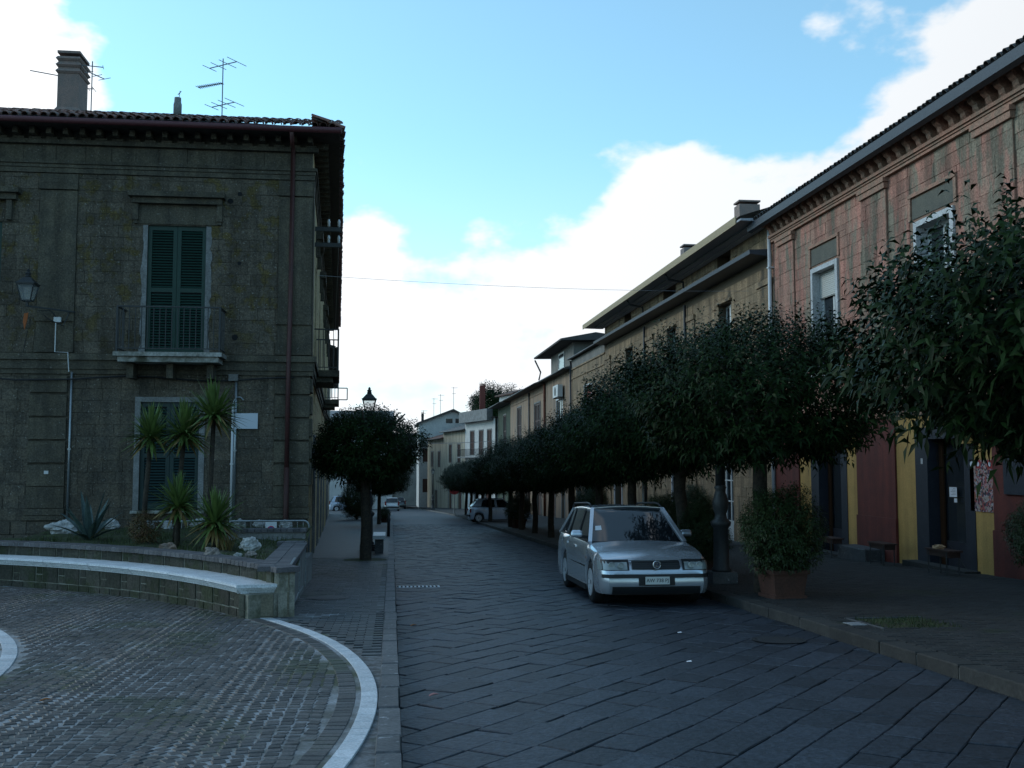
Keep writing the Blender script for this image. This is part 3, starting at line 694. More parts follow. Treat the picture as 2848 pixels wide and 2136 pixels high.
# pipes, boxes and cables on the front
pipe(FL, wl, -3.55, .3, 2.85, .06, .028, m_bone, 'white_pipe'); pipe(FL, wl, -3.49, .3, 3.45, .05, .03, m_steel, 'grey_pipe'); pipe(FL, wl, -7.03, .2, 3.6, .05, .025, m_steel, 'conduit')
fb(FL, wl, 'junction_box', m_plaster, (-3.65, -3.45, 3.43, 3.58, 0, .12))
b = MB(); b.tube([FL.P(-3.55 + .13 * (1 - math.cos(t)), 2.85 + .22 * math.sin(t), .07) for t in [k * .3 for k in range(9)]], .014, 6); b.build('bent_conduit', m_steel, wl)
pts = [FL.P(-16 + k * .6, 3.52 - .1 * math.sin(k * .55) ** 2 - (.05 if 6 < k < 14 else 0), .1) for k in range(24)]
MB().tube(pts, .018, 6).build('cable', m_cable, wl); MB().tube([FL.P(-16 + k * .6, 3.68 + .06 * math.sin(k * .8), .15) for k in range(12)], .012, 6).build('cable', m_cable, wl)
MB().tube([FL.P(-8.0 - .02 * k, 4.5 - .12 * k, .03) for k in range(6)], .006, 5).build('cable', m_cable, wl)
fb(FL, wl, 'house_number', m_bone, (-7.54, -7.45, 1.36, 1.43, .0605, .07))
fb(FL, wl, 'meter_box', m_bone, (-7.42, -7.27, 4.69, 4.80, .09, .15)); MB().tube([FL.P(-7.38, 4.69, .12), FL.P(-7.38, 4.03, .12), FL.P(-7.1, 4.02, .14), FL.P(-7.08, 3.6, .1)], .012, 6).build('conduit', m_bone, wl)
# crossarms with insulators on the flank
for z in (7.45, 7.05):
    q = fb(FS, ws, 'crossarm', m_ironw, (2.2, 2.28, z - .05, z + .05, 0, .66))
    for w in (.35, .6): MB().lathe([(.01, -.1), (.035, -.08), (.03, 0), (.04, .03), (.02, .1)], 8, FS.P(2.24, z + .16 if z > 7.2 else z + .15, w)).build('insulator', m_bone, q, smooth=True)
# body behind the walls
MB().hexa([(x, y, z) for z in (-1, 9.0) for x, y in ((-16, 23.9), (-2.35, 23.9), (-3.15, 40), (-16, 40))]).build('core', m_wood, pal)
MB().hexa([(-16, 40.01, -1.5), (-3.3, 40.01, -1.5), (-4.1, 58, -1.5), (-16, 58, -1.5), (-16, 40.01, 9), (-3.3, 40.01, 9), (-4.1, 58, 9), (-16, 58, 9)]).build('core', m_tufaS, pal)
FE = Fac(-16, 58.05, 1, 0, 0, 1)

def chimney(label, x, y, z0, w, d, h, m, rings=3, flare=.12):
    t = thing('chimney', label, 'chimney', (x, y, z0))
    b = MB(); b.hexa([(x + sx * (w / 2 + f), y + sy * (d / 2 + f), z) for z, f in ((z0, flare), (z0 + .35, 0)) for sx, sy in ((-1, -1), (1, -1), (1, 1), (-1, 1))])
    b.box(x - w / 2, x + w / 2, y - d / 2, y + d / 2, z0 + .34, z0 + h); b.build('shaft', m, t)
    for k in range(rings):
        z = z0 + h - .42 + k * .16; c = MB()
        c.hexa([(x + sx * (w / 2 + f), y + sy * (d / 2 + f), zz) for zz, f in ((z, .015), (z + .05, .05)) for sx, sy in ((-1, -1), (1, -1), (1, 1), (-1, 1))])
        c.hexa([(x + sx * (w / 2 + f), y + sy * (d / 2 + f), zz) for zz, f in ((z + .05, .05), (z + .11, .01)) for sx, sy in ((-1, -1), (1, -1), (1, 1), (-1, 1))]); c.build('brick_ring', m, t)
    MB().box(x - w / 2 - .02, x + w / 2 + .02, y - d / 2 - .02, y + d / 2 + .02, z0 + h + .09, z0 + h + .15).build('cap', m, t)
    return t
m_brickch = mat('chimney_brick', (.25, .18, .155), .9, (.19, .155, .14), ns=6, bump=.5, var=.1)
chimney('tall ringed brick chimney on the corner palazzo roof', -8.02, 26.1, 9.98, .5, .75, 1.62, m_brickch, 3, .2)
t = thing('vent_stack', 'short grey round vent stack with a small vane on the corner palazzo roof', 'vent', (-5.3, 25.3, 9.9))
MB().lathe([(.1, 9.9), (.1, 10.35), (.085, 10.4), (.08, 10.52), (.0, 10.53)], 14, (-5.3, 25.3, 0)).build('stack', m_plaster, t, smooth=True)
b = MB(); b.bar((-5.27, 25.3, 10.52), (-5.25, 25.3, 10.7), .012); b.bar((-5.3, 25.3, 10.6), (-5.22, 25.3, 10.69), .03, .008); b.build('vane', m_ironw, t)
m_alu = flat('aluminium_rod', (.12, .13, .14), .45, metal=.6)
def antenna(label, x, y, z0, h, booms, r=.014, group=None):
    t = thing('tv_antenna', label, 'antenna', (x, y, z0), group)
    MB().tube([(x, y, z0), (x, y, z0 + h)], r, 6).build('mast', m_alu, t)
    for zf, az, l0, l1, n, el in booms:
        z = z0 + h * zf; d = Vector((math.cos(R(az)), math.sin(R(az)), .0)); p = Vector((-d.y, d.x, 0)); b = MB(); c = Vector((x, y, z))
        b.bar(c - d * l0 + Vector((0, 0, .25 * l0 if n > 6 else 0)), c + d * l1, r * 1.3); o = b.build('boom', m_alu, t)
        for k in range(n):
            f = k / max(1, n - 1); q = c + d * (-l0 + (l0 + l1) * f) + Vector((0, 0, (.25 * l0) * max(0, 1 - f * (l0 + l1) / max(l0, .01)) if n > 6 else 0)); e = MB(); ll = el * (.7 + .3 * f)
            e.bar(q - p * ll, q + p * ll, r * .8); e.build('element', m_alu, o, fix=False)
    return t
antenna('tall rooftop television antenna mast near the palazzo corner', -4.22, 25.2, 9.9, 1.62, [(.9, -35, .45, .45, 4, .33), (.62, 150, -.02, .75, 14, .1), (.28, -35, .35, .4, 4, .33)])
antenna('thin antenna mast just right of the palazzo chimney', -7.45, 25.7, 9.95, 1.55, [(.92, 10, .25, .25, 3, .12), (.8, 60, .1, .4, 3, .2), (.55, 0, .08, .05, 2, .2)])
tag(MB().bar((-8.95, 25.8, 11.24), (-8.28, 25.9, 11.17), .02).build('antenna_arm', m_alu), 'thin horizontal aerial arm sticking out left of the palazzo chimney', 'antenna')

# wall lantern
def lantern_parts(t, x, y, z, s=1., wd=True, mt=None):
    """four sided street lantern, z = bottom of the glass cage"""
    mt = mt or m_ironw; k = s
    cage = MB(); g = []
    B = [(x + sx * .10 * k, y + sy * .10 * k, z) for sx, sy in ((-1, -1), (1, -1), (1, 1), (-1, 1))]; T = [(x + sx * .18 * k, y + sy * .18 * k, z + .36 * k) for sx, sy in ((-1, -1), (1, -1), (1, 1), (-1, 1))]
    for i in range(4): cage.bar(B[i], T[i], .022 * k); cage.bar(B[i], B[(i + 1) % 4], .025 * k); cage.bar(T[i], T[(i + 1) % 4], .03 * k)
    o = cage.build('cage', mt, t, world_=wd)
    gl = MAT_LANT
    for i in range(4):
        j = (i + 1) % 4; MB().poly(B[i], B[j], T[j], T[i]).build('pane', gl, o, world_=wd)
    h = MB(); z1 = z + .36 * k
    h.hexa([(x + sx * r_ * k, y + sy * r_ * k, zz) for zz, r_ in ((z1 + .01, .21), (z1 + .03, .21)) for sx, sy in ((-1, -1), (1, -1), (1, 1), (-1, 1))])
    h.hexa([(x + sx * r_ * k, y + sy * r_ * k, zz) for zz, r_ in ((z1 + .03, .19), (z1 + .16 * k, .08)) for sx, sy in ((-1, -1), (1, -1), (1, 1), (-1, 1))])
    h.lathe([(.06 * k, z1 + .16 * k), (.075 * k, z1 + .20 * k), (.05 * k, z1 + .22 * k), (.07 * k, z1 + .26 * k), (.03 * k, z1 + .30 * k), (.04 * k, z1 + .33 * k), (0, z1 + .37 * k)], 10, (x, y, 0))
    h.build('hood', mt, t, world_=wd)
MAT_LANT = mat('lantern_glass', (.42, .45, .46), .3, bump=0, grain=0, var=0)
_n = MAT_LANT.node_tree; _t = _n.nodes.new('ShaderNodeBsdfTransparent'); _m = _n.nodes.new('ShaderNodeMixShader'); _m.inputs[0].default_value = .7
_n.links.new(_n.nodes['Principled BSDF'].outputs[0], _m.inputs[1]); _n.links.new(_t.outputs[0], _m.inputs[2]); _n.links.new(_m.outputs[0], _n.nodes['Material Output'].inputs[0])
t = thing('wall_lantern', 'old four-sided lantern on an iron bracket on the palazzo front', 'lantern', (-7.8, 22.8, 5.1))
lantern_parts(t, -7.78, 22.75, 5.06, .95)
b = MB(); b.bar((-7.78, 22.75, 5.04), (-7.78, 22.75, 4.95), .05); b.bar((-7.78, 22.7, 4.94), (-7.02, 23.46, 4.93), .035, .03); b.tube([(-7.1, 23.4, 4.93), (-7.2, 23.3, 4.6), (-7.45, 23.05, 4.72), (-7.6, 22.9, 4.88), (-7.4, 23.1, 4.9), (-7.32, 23.18, 4.78)], .012, 6); b.build('bracket', m_ironw, t)
b = MB(); b.prism([(-7.82, 22.7, 4.78), (-7.74, 22.72, 4.80), (-7.76, 22.72, 4.62), (-7.80, 22.7, 4.42), (-7.84, 22.71, 4.6)], (0, .01, 0)); b.build('hanging_rag', flat('orange_rag', (.30, .09, .03), .9), t)
# blank white notice panel
tag(fb(FL, None, 'notice_panel', flat('white_panel', (.50, .54, .60), .5), (-3.48, -3.0, 2.36, 2.71, .06, .075)), 'blank white notice panel screwed to the palazzo wall right of the yuccas', 'sign')
# ------------------------------------------------------------------ right-hand row
FR = Fac(11.2, 0, 0, 1, -1, 0)
m_pink = mat('pink_tufa', (.39, .18, .135), .9, (.29, .17, .125), ns=1.6, col3=(.20, .17, .125), ns3=1.3, th3=.47, stretch=(1, 1.6, .45), streak=.35, bump=.9, bs=26, var=.14, grain=.35, bdist=.02)
m_pinkT = mat('pink_tufa_trim', (.36, .19, .135), .9, (.24, .165, .12), ns=2.5, stretch=(1, 1.6, .6), bump=.7, bs=28, var=.1, grain=.35, bdist=.015)
m_pinkJ = mat('pink_joint', (.27, .15, .11), .95, (.2, .15, .11), ns=4, var=0)
m_red = mat('oxblood_paint', (.115, .024, .017), .75, (.09, .02, .016), ns=3, bump=.2, bs=30, var=.04, grain=.15, streak=.25)
m_yel = mat('ochre_paint', (.42, .255, .08), .8, (.35, .22, .07), ns=2.5, bump=.2, bs=30, var=.04, grain=.12, streak=.2, specks=(.12, .09, .05), spk=(.76, .79), sscale=12)
m_slate = mat('slate_joinery', (.018, .022, .032), .5, (.024, .028, .038), ns=6, bump=.15, var=.05)
m_marble = mat('white_marble', (.46, .47, .48), .5, (.38, .38, .38), ns=3, var=.03, bs=30, bump=.1)
m_grpan = mat('cement_panel', (.13, .125, .10), .9, (.10, .10, .085), ns=3, var=.05)
m_roller = flat('pale_roller', (.50, .50, .46), .5)
m_tufaR = mat('tan_tufa', (.29, .205, .125), .92, (.215, .16, .10), ns=1.5, stretch=(1, 1.4, .6), streak=.3, col3=(.12, .10, .07), ns3=.9, th3=.55, bump=.9, bs=26, var=.13, grain=.4, bdist=.02, specks=(.07, .055, .04), spk=(.70, .73), sscale=9)
m_tufaRJ = mat('tan_joint', (.12, .09, .06), .95, var=0)
m_white2 = flat('white_joinery', (.55, .56, .55), .5)
m_zinc = mat('zinc_sheet', (.055, .065, .082), .55, metal=.2, bump=.1, var=0)
m_grey = mat('grey_render', (.20, .19, .17), .9, (.14, .135, .125), ns=1.5, stretch=(1, 1, .5), var=.04, bs=25)
m_cream = mat('cream_render', (.38, .34, .26), .9, (.31, .28, .22), ns=1.2, streak=.3, stretch=(1, 1, .5), var=.03, bs=25)
m_peach = mat('peach_render', (.31, .21, .14), .9, (.25, .19, .14), ns=1.2, stretch=(1, 1, .5), col3=(.20, .17, .14), ns3=.7, th3=.55, var=.03, bs=25, streak=.3)
m_wht = mat('white_render', (.52, .52, .50), .9, (.45, .45, .44), ns=1.2, var=.03, bs=25)
m_greenr = mat('dark_green_render', (.045, .065, .042), .9, (.035, .05, .035), ns=2, var=.03)
m_brown = mat('brown_joinery', (.065, .026, .018), .6, var=.05, bump=.1)

# ---- R1: red and yellow bar front below, pink tufa storey above
r1 = thing('tavern_building', 'pink tufa building with oxblood and yellow ground floor and bracketed cornice', 'building', (13.5, 20, -.6))
up1 = [(24.66, 26.1, 3.95, 6.68), (19.24, 20.6, 3.95, 6.68), (13.6, 15.0, 3.95, 6.68)]
gd1 = [(24.27, 26.45, -.9, 2.35), (18.68, 20.91, -.8, 2.35), (13.2, 15.4, -.7, 2.35)]
w1 = wall(FR, 'front_wall', r1, 9, 29.05, -1.2, 8.8, up1 + gd1, m_pinkJ, .45)
PIL = [(27.33, 28.42), (21.88, 23.08), (17.05, 18.2), (11.6, 12.7)]
panel = [(24.43, 26.31, 3.9, 7.42), (18.99, 20.91, 3.9, 7.42), (13.4, 15.2, 3.9, 7.42)]
blocks(FR, w1, 15.5, 29.05, 3.06, 8.1, up1 + panel + [(a, c, 3, 8.1) for a, c in PIL], m_pink, .30, (.34, .6), proud=.014, seed=9, limit=240)
for a, c in PIL:
    blocks(Fac(11.2 - .05, 0, 0, 1, -1, 0), w1, a, c, 3.06, 7.86, [], m_pink, .33, (.4, .7), proud=.012, seed=int(a * 10), limit=40)
    fb(FR, w1, 'pilaster', m_pinkJ, (a - .01, c + .01, 3.04, 7.86, 0, .052))
    fb(FR, w1, 'capital', m_pinkT, (a - .05, c + .05, 7.865, 8.0, 0, .12), (a - .08, c + .08, 8.005, 8.1, 0, .15))
fb(FR, w1, 'string_course', m_pinkT, (9, 29.05, 2.62, 2.8, 0, .08), (9, 29.05, 2.805, 3.03, 0, .14))
fb(FR, w1, 'cornice_moulding', m_pinkT, (9, 29.05, 8.105, 8.17, 0, .10), (9, 29.05, 8.175, 8.22, 0, .13), (9, 29.05, 8.225, 8.30, 0, .17))
fb(FR, w1, 'frieze', m_pinkT, (9, 29.05, 8.305, 8.78, 0, .03))
k = 0; u = 28.75
cm = MB(); pr = [(0.03, 8.28), (.12, 8.30), (.17, 8.36), (.19, 8.44), (.27, 8.50), (.30, 8.56), (.30, 8.64), (.03, 8.64)]
cm.prism([FR.P(-.085, z, w) for w, z in pr], (0, .17, 0)); cme = cm.mesh('corbel', m_pinkT)
while u > 15.5:
    o = link('corbel', cme, w1, False); o.location = (0, u, 0); u -= .43
fb(FR, w1, 'eaves_slab', m_pinkT, (9, 29.35, 8.645, 8.74, 0.0, .42))
g = MB(); g.prism([FR.P(9, z, w) for w, z in ((.43, 8.52), (.56, 8.56), (.58, 8.76), (.43, 8.77))], (0, 20.6, 0)); g.build('gutter', m_zinc, w1)
rf1 = MB(); rf1.poly(FR.P(9, 8.79, .5), FR.P(29.4, 8.79, .5), FR.P(29.4, 11.3, -6), FR.P(9, 11.3, -6)); rf1.poly(FR.P(29.4, 8.70, .42), FR.P(29.4, 8.79, .5), FR.P(29.4, 11.3, -6), FR.P(29.4, 8.7, -6))
rf1 = rf1.build('roof', m_tileD, r1, fix=False)
roof_tiles(rf1, FR.P(9.2, 8.80, .52), FR.P(29.5, 8.80, .52), (6.5, 0, 2.5), 3, m_tileD, seed=7, limit=200)
MB().box(11.66, 22, 9, 29, -1.2, 8.7).build('core', m_wood, r1)
for a, c, d, e in panel:
    fb(FR, w1, 'cement_panel', m_grpan, (a + .14, c - .14, 6.86, 7.30, 0, .02))
    fb(FR, w1, 'panel_moulding', m_pinkT, (a, c, 7.34, 7.42, 0, .06), (a, a + .1, 6.84, 7.335, 0, .045), (c - .1, c, 6.84, 7.335, 0, .045))
for i, (a, c, d, e) in enumerate(up1):
    fb(FR, w1, 'marble_frame', m_marble, (a - .12, a + .02, d, e + .1, -.3, .05), (c - .02, c + .1, d, e + .1, -.3, .05), (a + .02, c - .02, e - .02, e + .1, -.3, .05), (a - .14, c + .14, d - .1, d + .015, -.3, .1))
    window(FR, w1, a + .02, c - .02, d + .02, e - .02, -.28, m_white2, m_glass, 2, 0, .08)
    if i != 1:
        z = e - .02; n = 12
        rs = fb(FR, w1, 'roller_shutter', m_roller, (a + .02, c - .02, e - .72, e - .021, -.2, -.18))
        for k in range(13): q = MB(); FR.box(q, a + .025, c - .025, e - .70 + k * .052, e - .656 + k * .052, -.179, -.16); q.build('slat', m_roller, rs, fix=False)
    else:
        sh = fb(FR, w1, 'inner_shutter', m_white2, (a + .02, a + .6, d, e - .35, -.36, -.32)); fb(FR, sh, 'panel', m_white2, (a + .12, a + .5, d + .2, e - 1.2, -.319, -.3), (a + .12, a + .5, e - 1.0, e - .5, -.319, -.3)); fb(FR, w1, 'transom', m_white2, (a, c, e - .3, e - .2, -.36, -.31))
    railing(FR, w1, a - .02, c + .02, d + .02, d + 1.0, .0, .12, m_ironw, .12)
# painted ground floor: each field its own panel
def field(nm, a, c, m, w, z0=-.95, z1=2.6): return fb(FR, w1, nm, m, (a, c, z0, z1, 0, w))
for a, c in ((27.22, 29.04), (21.76, 23.66), (15.7, 18.02)):
    field('red_pier', a, c, m_red, .07); fb(FR, w1, 'dado', m_red, (a - .015, c + .015, -.97, .36, .0, .095))
for a, c in ((26.45, 27.22), (23.66, 24.27), (20.91, 21.76), (18.02, 18.68)): field('yellow_field', a, c, m_yel, .03)
for a, c in ((24.27, 26.45), (18.68, 20.91)): fb(FR, w1, 'yellow_lintel', m_yel, (a, c, 2.352, 2.6, 0, .03))
for a, c, d, e in gd1[:2]:
    jb = fb(FR, w1, 'door_jamb', m_slate, (a, a + .34, d, e, -.28, .045), (c - .5, c, d, e, -.28, .045), (a + .34, c - .5, e - .25, e, -.28, .02))
    lw0, lw1 = a + .36, c - .52
    dr = fb(FR, w1, 'door', m_slate, (lw0, lw0 + .09, d, e - .26, -.3, -.25), (lw1 - .09, lw1, d, e - .26, -.3, -.25), (lw0 + .09, lw1 - .09, d, d + .8, -.3, -.25), (lw0 + .09, lw1 - .09, e - .36, e - .26, -.3, -.25))
    MB().poly(*[FR.P(u_, v_, -.27) for u_, v_ in ((lw0 + .09, d + .8), (lw1 - .09, d + .8), (lw1 - .09, e - .36), (lw0 + .09, e - .36))]).build('pane', m_glass, dr)
    b = MB(); b.bar(FR.P(lw1 - .2, d + .75, -.245), FR.P(lw0 + .3, d + .15, -.245), .015); b.build('brace', m_ironw, dr)
    b = MB(); b.tube([FR.P(lw0 + .12, d + .95, -.22), FR.P(lw0 + .12, d + 1.3, -.22)], .015, 6); b.build('handle', m_steel, dr)
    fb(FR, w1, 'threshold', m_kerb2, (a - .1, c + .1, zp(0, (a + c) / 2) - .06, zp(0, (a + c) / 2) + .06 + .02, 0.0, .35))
    sg = [fb(FR, jb, 'sticker', m_marble, (c - .32, c - .24, 1.58, 1.7, .0455, .048))]
    fb(FR, w1, 'wood_panel', mat('varnished_wood', (.05, .022, .010), .4, var=0, bump=.1), (c - .5 - .17, c - .52, d, e - .26, -.24, -.2))
m_paper = flat('white_paper', (.60, .62, .66), .8)
nt_ = tag(fb(FR, None, 'paper_notice', m_paper, (19.72, 20.0, .91, 1.11, -.2, -.196)), 'white printed sheet stuck to the nearer tavern door glass', 'notice')
m_ink = flat('print_ink', (.12, .13, .16), .8)
for k in range(5): fb(FR, nt_, 'text_line', m_ink, (19.76, 19.76 + (.1 + .11 * ((k * 37) % 5) / 5), 1.075 - k * .03, 1.083 - k * .03, -.1955, -.195))
tag(fb(FR, None, 'paper_slip', m_paper, (19.72, 19.83, .80, .885, -.2, -.196)), 'small pale slip below the white sheet on the tavern door', 'notice')
# poster sheet
pm = bpy.data.materials.new('collage_print'); pm.use_nodes = True; nt = pm.node_tree; p_ = nt.nodes['Principled BSDF']; p_.inputs['Roughness'].default_value = .6
ge = nt.nodes.new('ShaderNodeNewGeometry'); vo = nt.nodes.new('ShaderNodeTexVoronoi'); vo.inputs['Scale'].default_value = 26; nt.links.new(ge.outputs['Position'], vo.inputs['Vector'])
sx = nt.nodes.new('ShaderNodeSeparateColor'); nt.links.new(vo.outputs['Color'], sx.inputs[0]); ra = nt.nodes.new('ShaderNodeValToRGB'); nt.links.new(sx.outputs[0], ra.inputs[0]); ra.color_ramp.interpolation = 'CONSTANT'
for k, (ps, c_) in enumerate(((0, (.30, .24, .20)), (.2, (.02, .015, .02)), (.36, (.28, .05, .05)), (.52, (.36, .33, .34)), (.66, (.30, .10, .06)), (.8, (.04, .03, .06)), (.9, (.38, .20, .22)))):
    e_ = ra.color_ramp.elements[0] if k == 0 else ra.color_ramp.elements.new(ps); e_.color = (*c_, 1)
ra.color_ramp.elements[-1].color = (.3, .2, .2, 1)
nt.links.new(ra.outputs[0], p_.inputs['Base Color'])
ps = tag(fb(FR, None, 'poster', pm, (18.02, 18.82, .68, 1.67, .032, .045)), 'colourful collage poster on the yellow field beside the tavern door', 'poster')
for k, u_ in enumerate((18.05, 18.44)):
    q = fb(FR, ps, 'red_badge', flat('badge_red', (.30, .02, .02), .6), (u_, u_ + .17, 1.5, 1.66, .0455, .047)); b = MB(); b.lathe([(.045, 0), (.045, .002), (.028, .0021)], 16, (11.2 - .0495, u_ + .085, 1.585), 'x'); b.build('badge_ring', m_paper, q)
b = MB(); b.lathe([(.06, 0), (.06, .002), (.04, .0021)], 16, (11.2 - .0475, 18.74, 1.58), 'x'); b.build('badge_ring', m_paper, ps)
tag(fb(FR, None, 'menu_board', m_slate, (16.5, 17.62, 1.04, 1.7, .072, .11)), 'dark slate menu board on the oxblood pier at the right edge', 'board')
for u_, lb in ((18.76, 'small ochre box lamp over the nearer tavern door jamb'), (26.6, 'small ochre box lamp above the farther tavern door')):
    t = thing('wall_lamp', lb, 'lamp', FR.P(u_, 2.1, .1)); fb(FR, t, 'body', m_yel, (u_ - .13, u_ + .13, 1.98, 2.18, .04, .2)); fb(FR, t, 'cap', m_slate, (u_ - .15, u_ + .15, 2.185, 2.22, .04, .22)); fb(FR, t, 'base', m_slate, (u_ - .1, u_ + .1, 1.95, 1.975, .04, .16))
pipe(FR, w1, 28.98, -.9, 8.55, .12, .055, m_bone, 'downspout')
# stone step block beside the pier
tag(MB().slab([(10.62, 22.25), (11.08, 22.25), (11.08, 23.7), (10.62, 23.7)], lambda x, y: zp(0, 22.9) + .3, .35, .03).build('stone_step', m_kerb), 'rough stone mounting block before the middle oxblood pier', 'stone block')

# ---- R2: tan tufa two storey house with attic eaves
r2 = thing('tan_tufa_house', 'tan tufa house with timber eaves above a recessed attic and zinc canopy', 'building', (13.5, 41, -1.3))
up2 = [(32.85, 34.15, 4.75, 6.98), (39.55, 40.85, 4.75, 6.98), (46.95, 48.45, 4.75, 6.98)]
gd2 = [(32.9, 34.5, -1.1, 1.7), (38.6, 40.2, -1.3, 1.7), (43.6, 45.0, -1.5, 1.6), (49.4, 51.0, -1.7, 1.5)]
at2 = [(32.75, 34.2, 7.95, 8.75), (39.45, 41.35, 7.95, 8.75), (47.1, 48.6, 7.95, 8.75)]
w2 = wall(FR, 'front_wall', r2, 29.05, 53.2, -2, 8.78, up2 + gd2 + at2, m_tufaRJ, .4)
P2 = [(29.06, 30.23), (36.91, 37.8), (43.03, 44.23), (51.82, 53.16)]
blocks(FR, w2, 29.06, 53.2, 1.9, 7.5, up2 + gd2 + [(a, c, 1.9, 7.0) for a, c in P2], m_tufaR, .31, (.4, .66), proud=.014, seed=19, limit=200)
blocks(FR, w2, 29.06, 53.2, -2, 1.9, gd2 + [(a, c, -2, 1.9) for a, c in P2], m_tufaR, .31, (.4, .66), proud=.014, seed=20, limit=60)
blocks(FR, w2, 29.06, 53.2, 7.95, 8.76, at2, m_tufaR, .42, (.5, .8), proud=.03, seed=22, limit=40)
for a, c in P2:
    blocks(Fac(11.2 - .05, 0, 0, 1, -1, 0), w2, a, c, -1.8, 6.9, [], m_tufaR, .36, (.45, .7), proud=.012, seed=int(a * 7), limit=20); fb(FR, w2, 'pilaster', m_tufaRJ, (a - .01, c + .01, -2, 6.92, 0, .052)); fb(FR, w2, 'capital', m_tufaR, (a - .04, c + .04, 6.925, 7.1, 0, .1))
cn = MB(); cn.prism([FR.P(29.3, z, w) for w, z in ((0, 7.78), (.6, 7.84), (.62, 7.96), (0, 8.0))], (0, 24.1, 0)); cn.build('canopy', m_zinc, w2)
ev = MB(); ev.prism([FR.P(29.1, z, w) for w, z in ((0, 8.78), (.95, 8.80), (.95, 8.86), (0, 8.9))], (0, 25.3, 0)); m_soff = mat('boarded_soffit', (.42, .42, .44), .8, (.33, .33, .35), ns=8, stretch=(14, .4, 1), var=.05); evo = ev.build('eaves', m_soff, w2)
fb(FR, w2, 'eaves_step', m_soff, (29.1, 53.6, 8.68, 8.775, 0.05, .25), (29.1, 53.6, 8.73, 8.778, .25, .5))
fb(FR, w2, 'fascia', mat('tan_fascia', (.34, .26, .15), .7, var=0), (29.45, 54.5, 8.76, 9.0, .955, .985))
rf2 = MB(); rf2.poly(FR.P(29.1, 8.93, .97), FR.P(54.5, 8.93, .97), FR.P(54.5, 11.2, -6), FR.P(29.1, 11.2, -6)); rf2 = rf2.build('roof', m_tileD, r2, fix=False)
MB().box(11.62, 22, 29.1, 53.1, -2, 8.76).build('core', m_wood, r2)
for i, (a, c, d, e) in enumerate(up2):
    window(FR, w2, a + .02, c - .02, d, e - .02, -.3, m_white2, m_glass, 2, 1, .08); sh = fb(FR, w2, 'white_shutter', m_white2, (a + .02, a + .62, d + .02, e - .05, -.2, -.16))
    fb(FR, w2, 'lintel', m_tufaR, (a - .1, c + .1, e + .02, e + .1, 0, .1)); fb(FR, w2, 'sill', m_marble, (a - .12, c + .12, d - .08, d, 0, .12))
wd_ = window(FR, w2, 32.92, 34.48, -1.1, 1.68, -.15, m_white2, m_glass, 3, 3, .09, 'glazed_door'); fb(FR, wd_, 'kick_panel', m_white2, (33.0, 34.4, -1.05, -.35, -.128, -.1))
for a, c, d, e in gd2[1:]:
    fb(FR, w2, 'door_frame', m_marble, (a - .14, a, d, e + .14, 0, .05), (c, c + .14, d, e + .14, 0, .05), (a, c, e, e + .14, 0, .05)); fb(FR, w2, 'door', m_brown, (a, c, d, e, -.3, -.24))
pipe(FR, w2, 37.95, 1.2, 7.6, .1, .055, m_ironw, 'downspout'); pipe(FR, w2, 44.35, -1.4, 7.6, .1, .055, m_ironw, 'downspout')
for u_ in (38.0, 44.45): b = MB(); b.tube([FR.P(u_, 8.78, .85), FR.P(u_, 8.6, .7), FR.P(u_, 8.5, .14), FR.P(u_, 8.0, .1)], .045, 8); b.build('spout_elbow', m_ironw, w2, smooth=True)
chimney('brown brick chimney with tile cap near the tavern roof edge', 13.3, 37.0, 9.4, .8, .6, 1.9, m_brickch, 0, .02)
chimney('pale vented chimney on the tan house roof', 13.3, 44.7, 9.2, .62, .6, 2.05, mat('pale_chimney', (.24, .2, .19), .9), 1, .02)

# ---- generic row houses farther on
def row(name, label, F, u0, u1, z0, z1, ops, m, m2=None, eave=.3, roofm=None, rise=1.8, slab=None, dep=.25, doorm=None):
    t = thing(name, label, 'building', F.P((u0 + u1) / 2, z0, -2)); w = wall(F, 'front_wall', t, u0, u1, z0, z1, [o[:4] for o in ops], m, dep)
    for o in ops:
        a, c, d, e, kind = o
        if kind == 's': shutter(F, w, a + .02, c - .02, d + .02, e - .02, -.06, doorm or m_brown, 2, .09, slats=(u0 < 80))
        elif kind == 'w': window(F, w, a + .02, c - .02, d + .02, e - .02, -.12, m_white2, m_glass, 2, 0, .08)
        elif kind == 'r':
            rs = fb(F, w, 'roller_door', m_zinc, (a, c, d, e, -.2, -.17))
            for k in range(int((e - d) / .14)): q = MB(); F.box(q, a, c, d + k * .14, d + k * .14 + .125, -.169, -.15); q.build('slat', m_zinc, rs, fix=False)
        elif kind == 'd': fb(F, w, 'door', m_brown, (a, c, d, e, -.2, -.15))
        elif kind == 'p': fb(F, w, 'pink_blind', mat('pink_blind', (.34, .10, .075), .7, var=0), (a + .05, c - .05, d + .02, e - .05, -.16, -.13))
        fb(F, w, 'surround', m_marble if kind in 'wp' else m_plaster, (a - .12, a, d, e + .12, 0, .04), (c, c + .12, d, e + .12, 0, .04), (a, c, e, e + .12, 0, .04))
    b = MB(); b.prism([F.P(u0 - .1, z, w_) for w_, z in ((-.1, z1), (eave, z1 - .02), (eave, z1 + .08), (-6, z1 + rise + .08), (-6, z1))], Vector(F.P(u1 + .1, 0)) - Vector(F.P(u0 - .1, 0)))
    b.build('roof', roofm or m_tileD, t)
    g = MB(); g.tube([F.P(u0, z1 - .0, eave + .06), F.P(u1, z1 - .0, eave + .06)], .06, 6); g.build('gutter', m_ironw, t, smooth=True)
    b = MB(); b.hexa([F.P(u, v, w_) for v in (z0, z1 - .03) for u, w_ in ((u0 + .05, -.3), (u1 - .05, -.3), (u1 - .05, -9), (u0 + .05, -9))]); b.build('core', m, t)
    return t, w
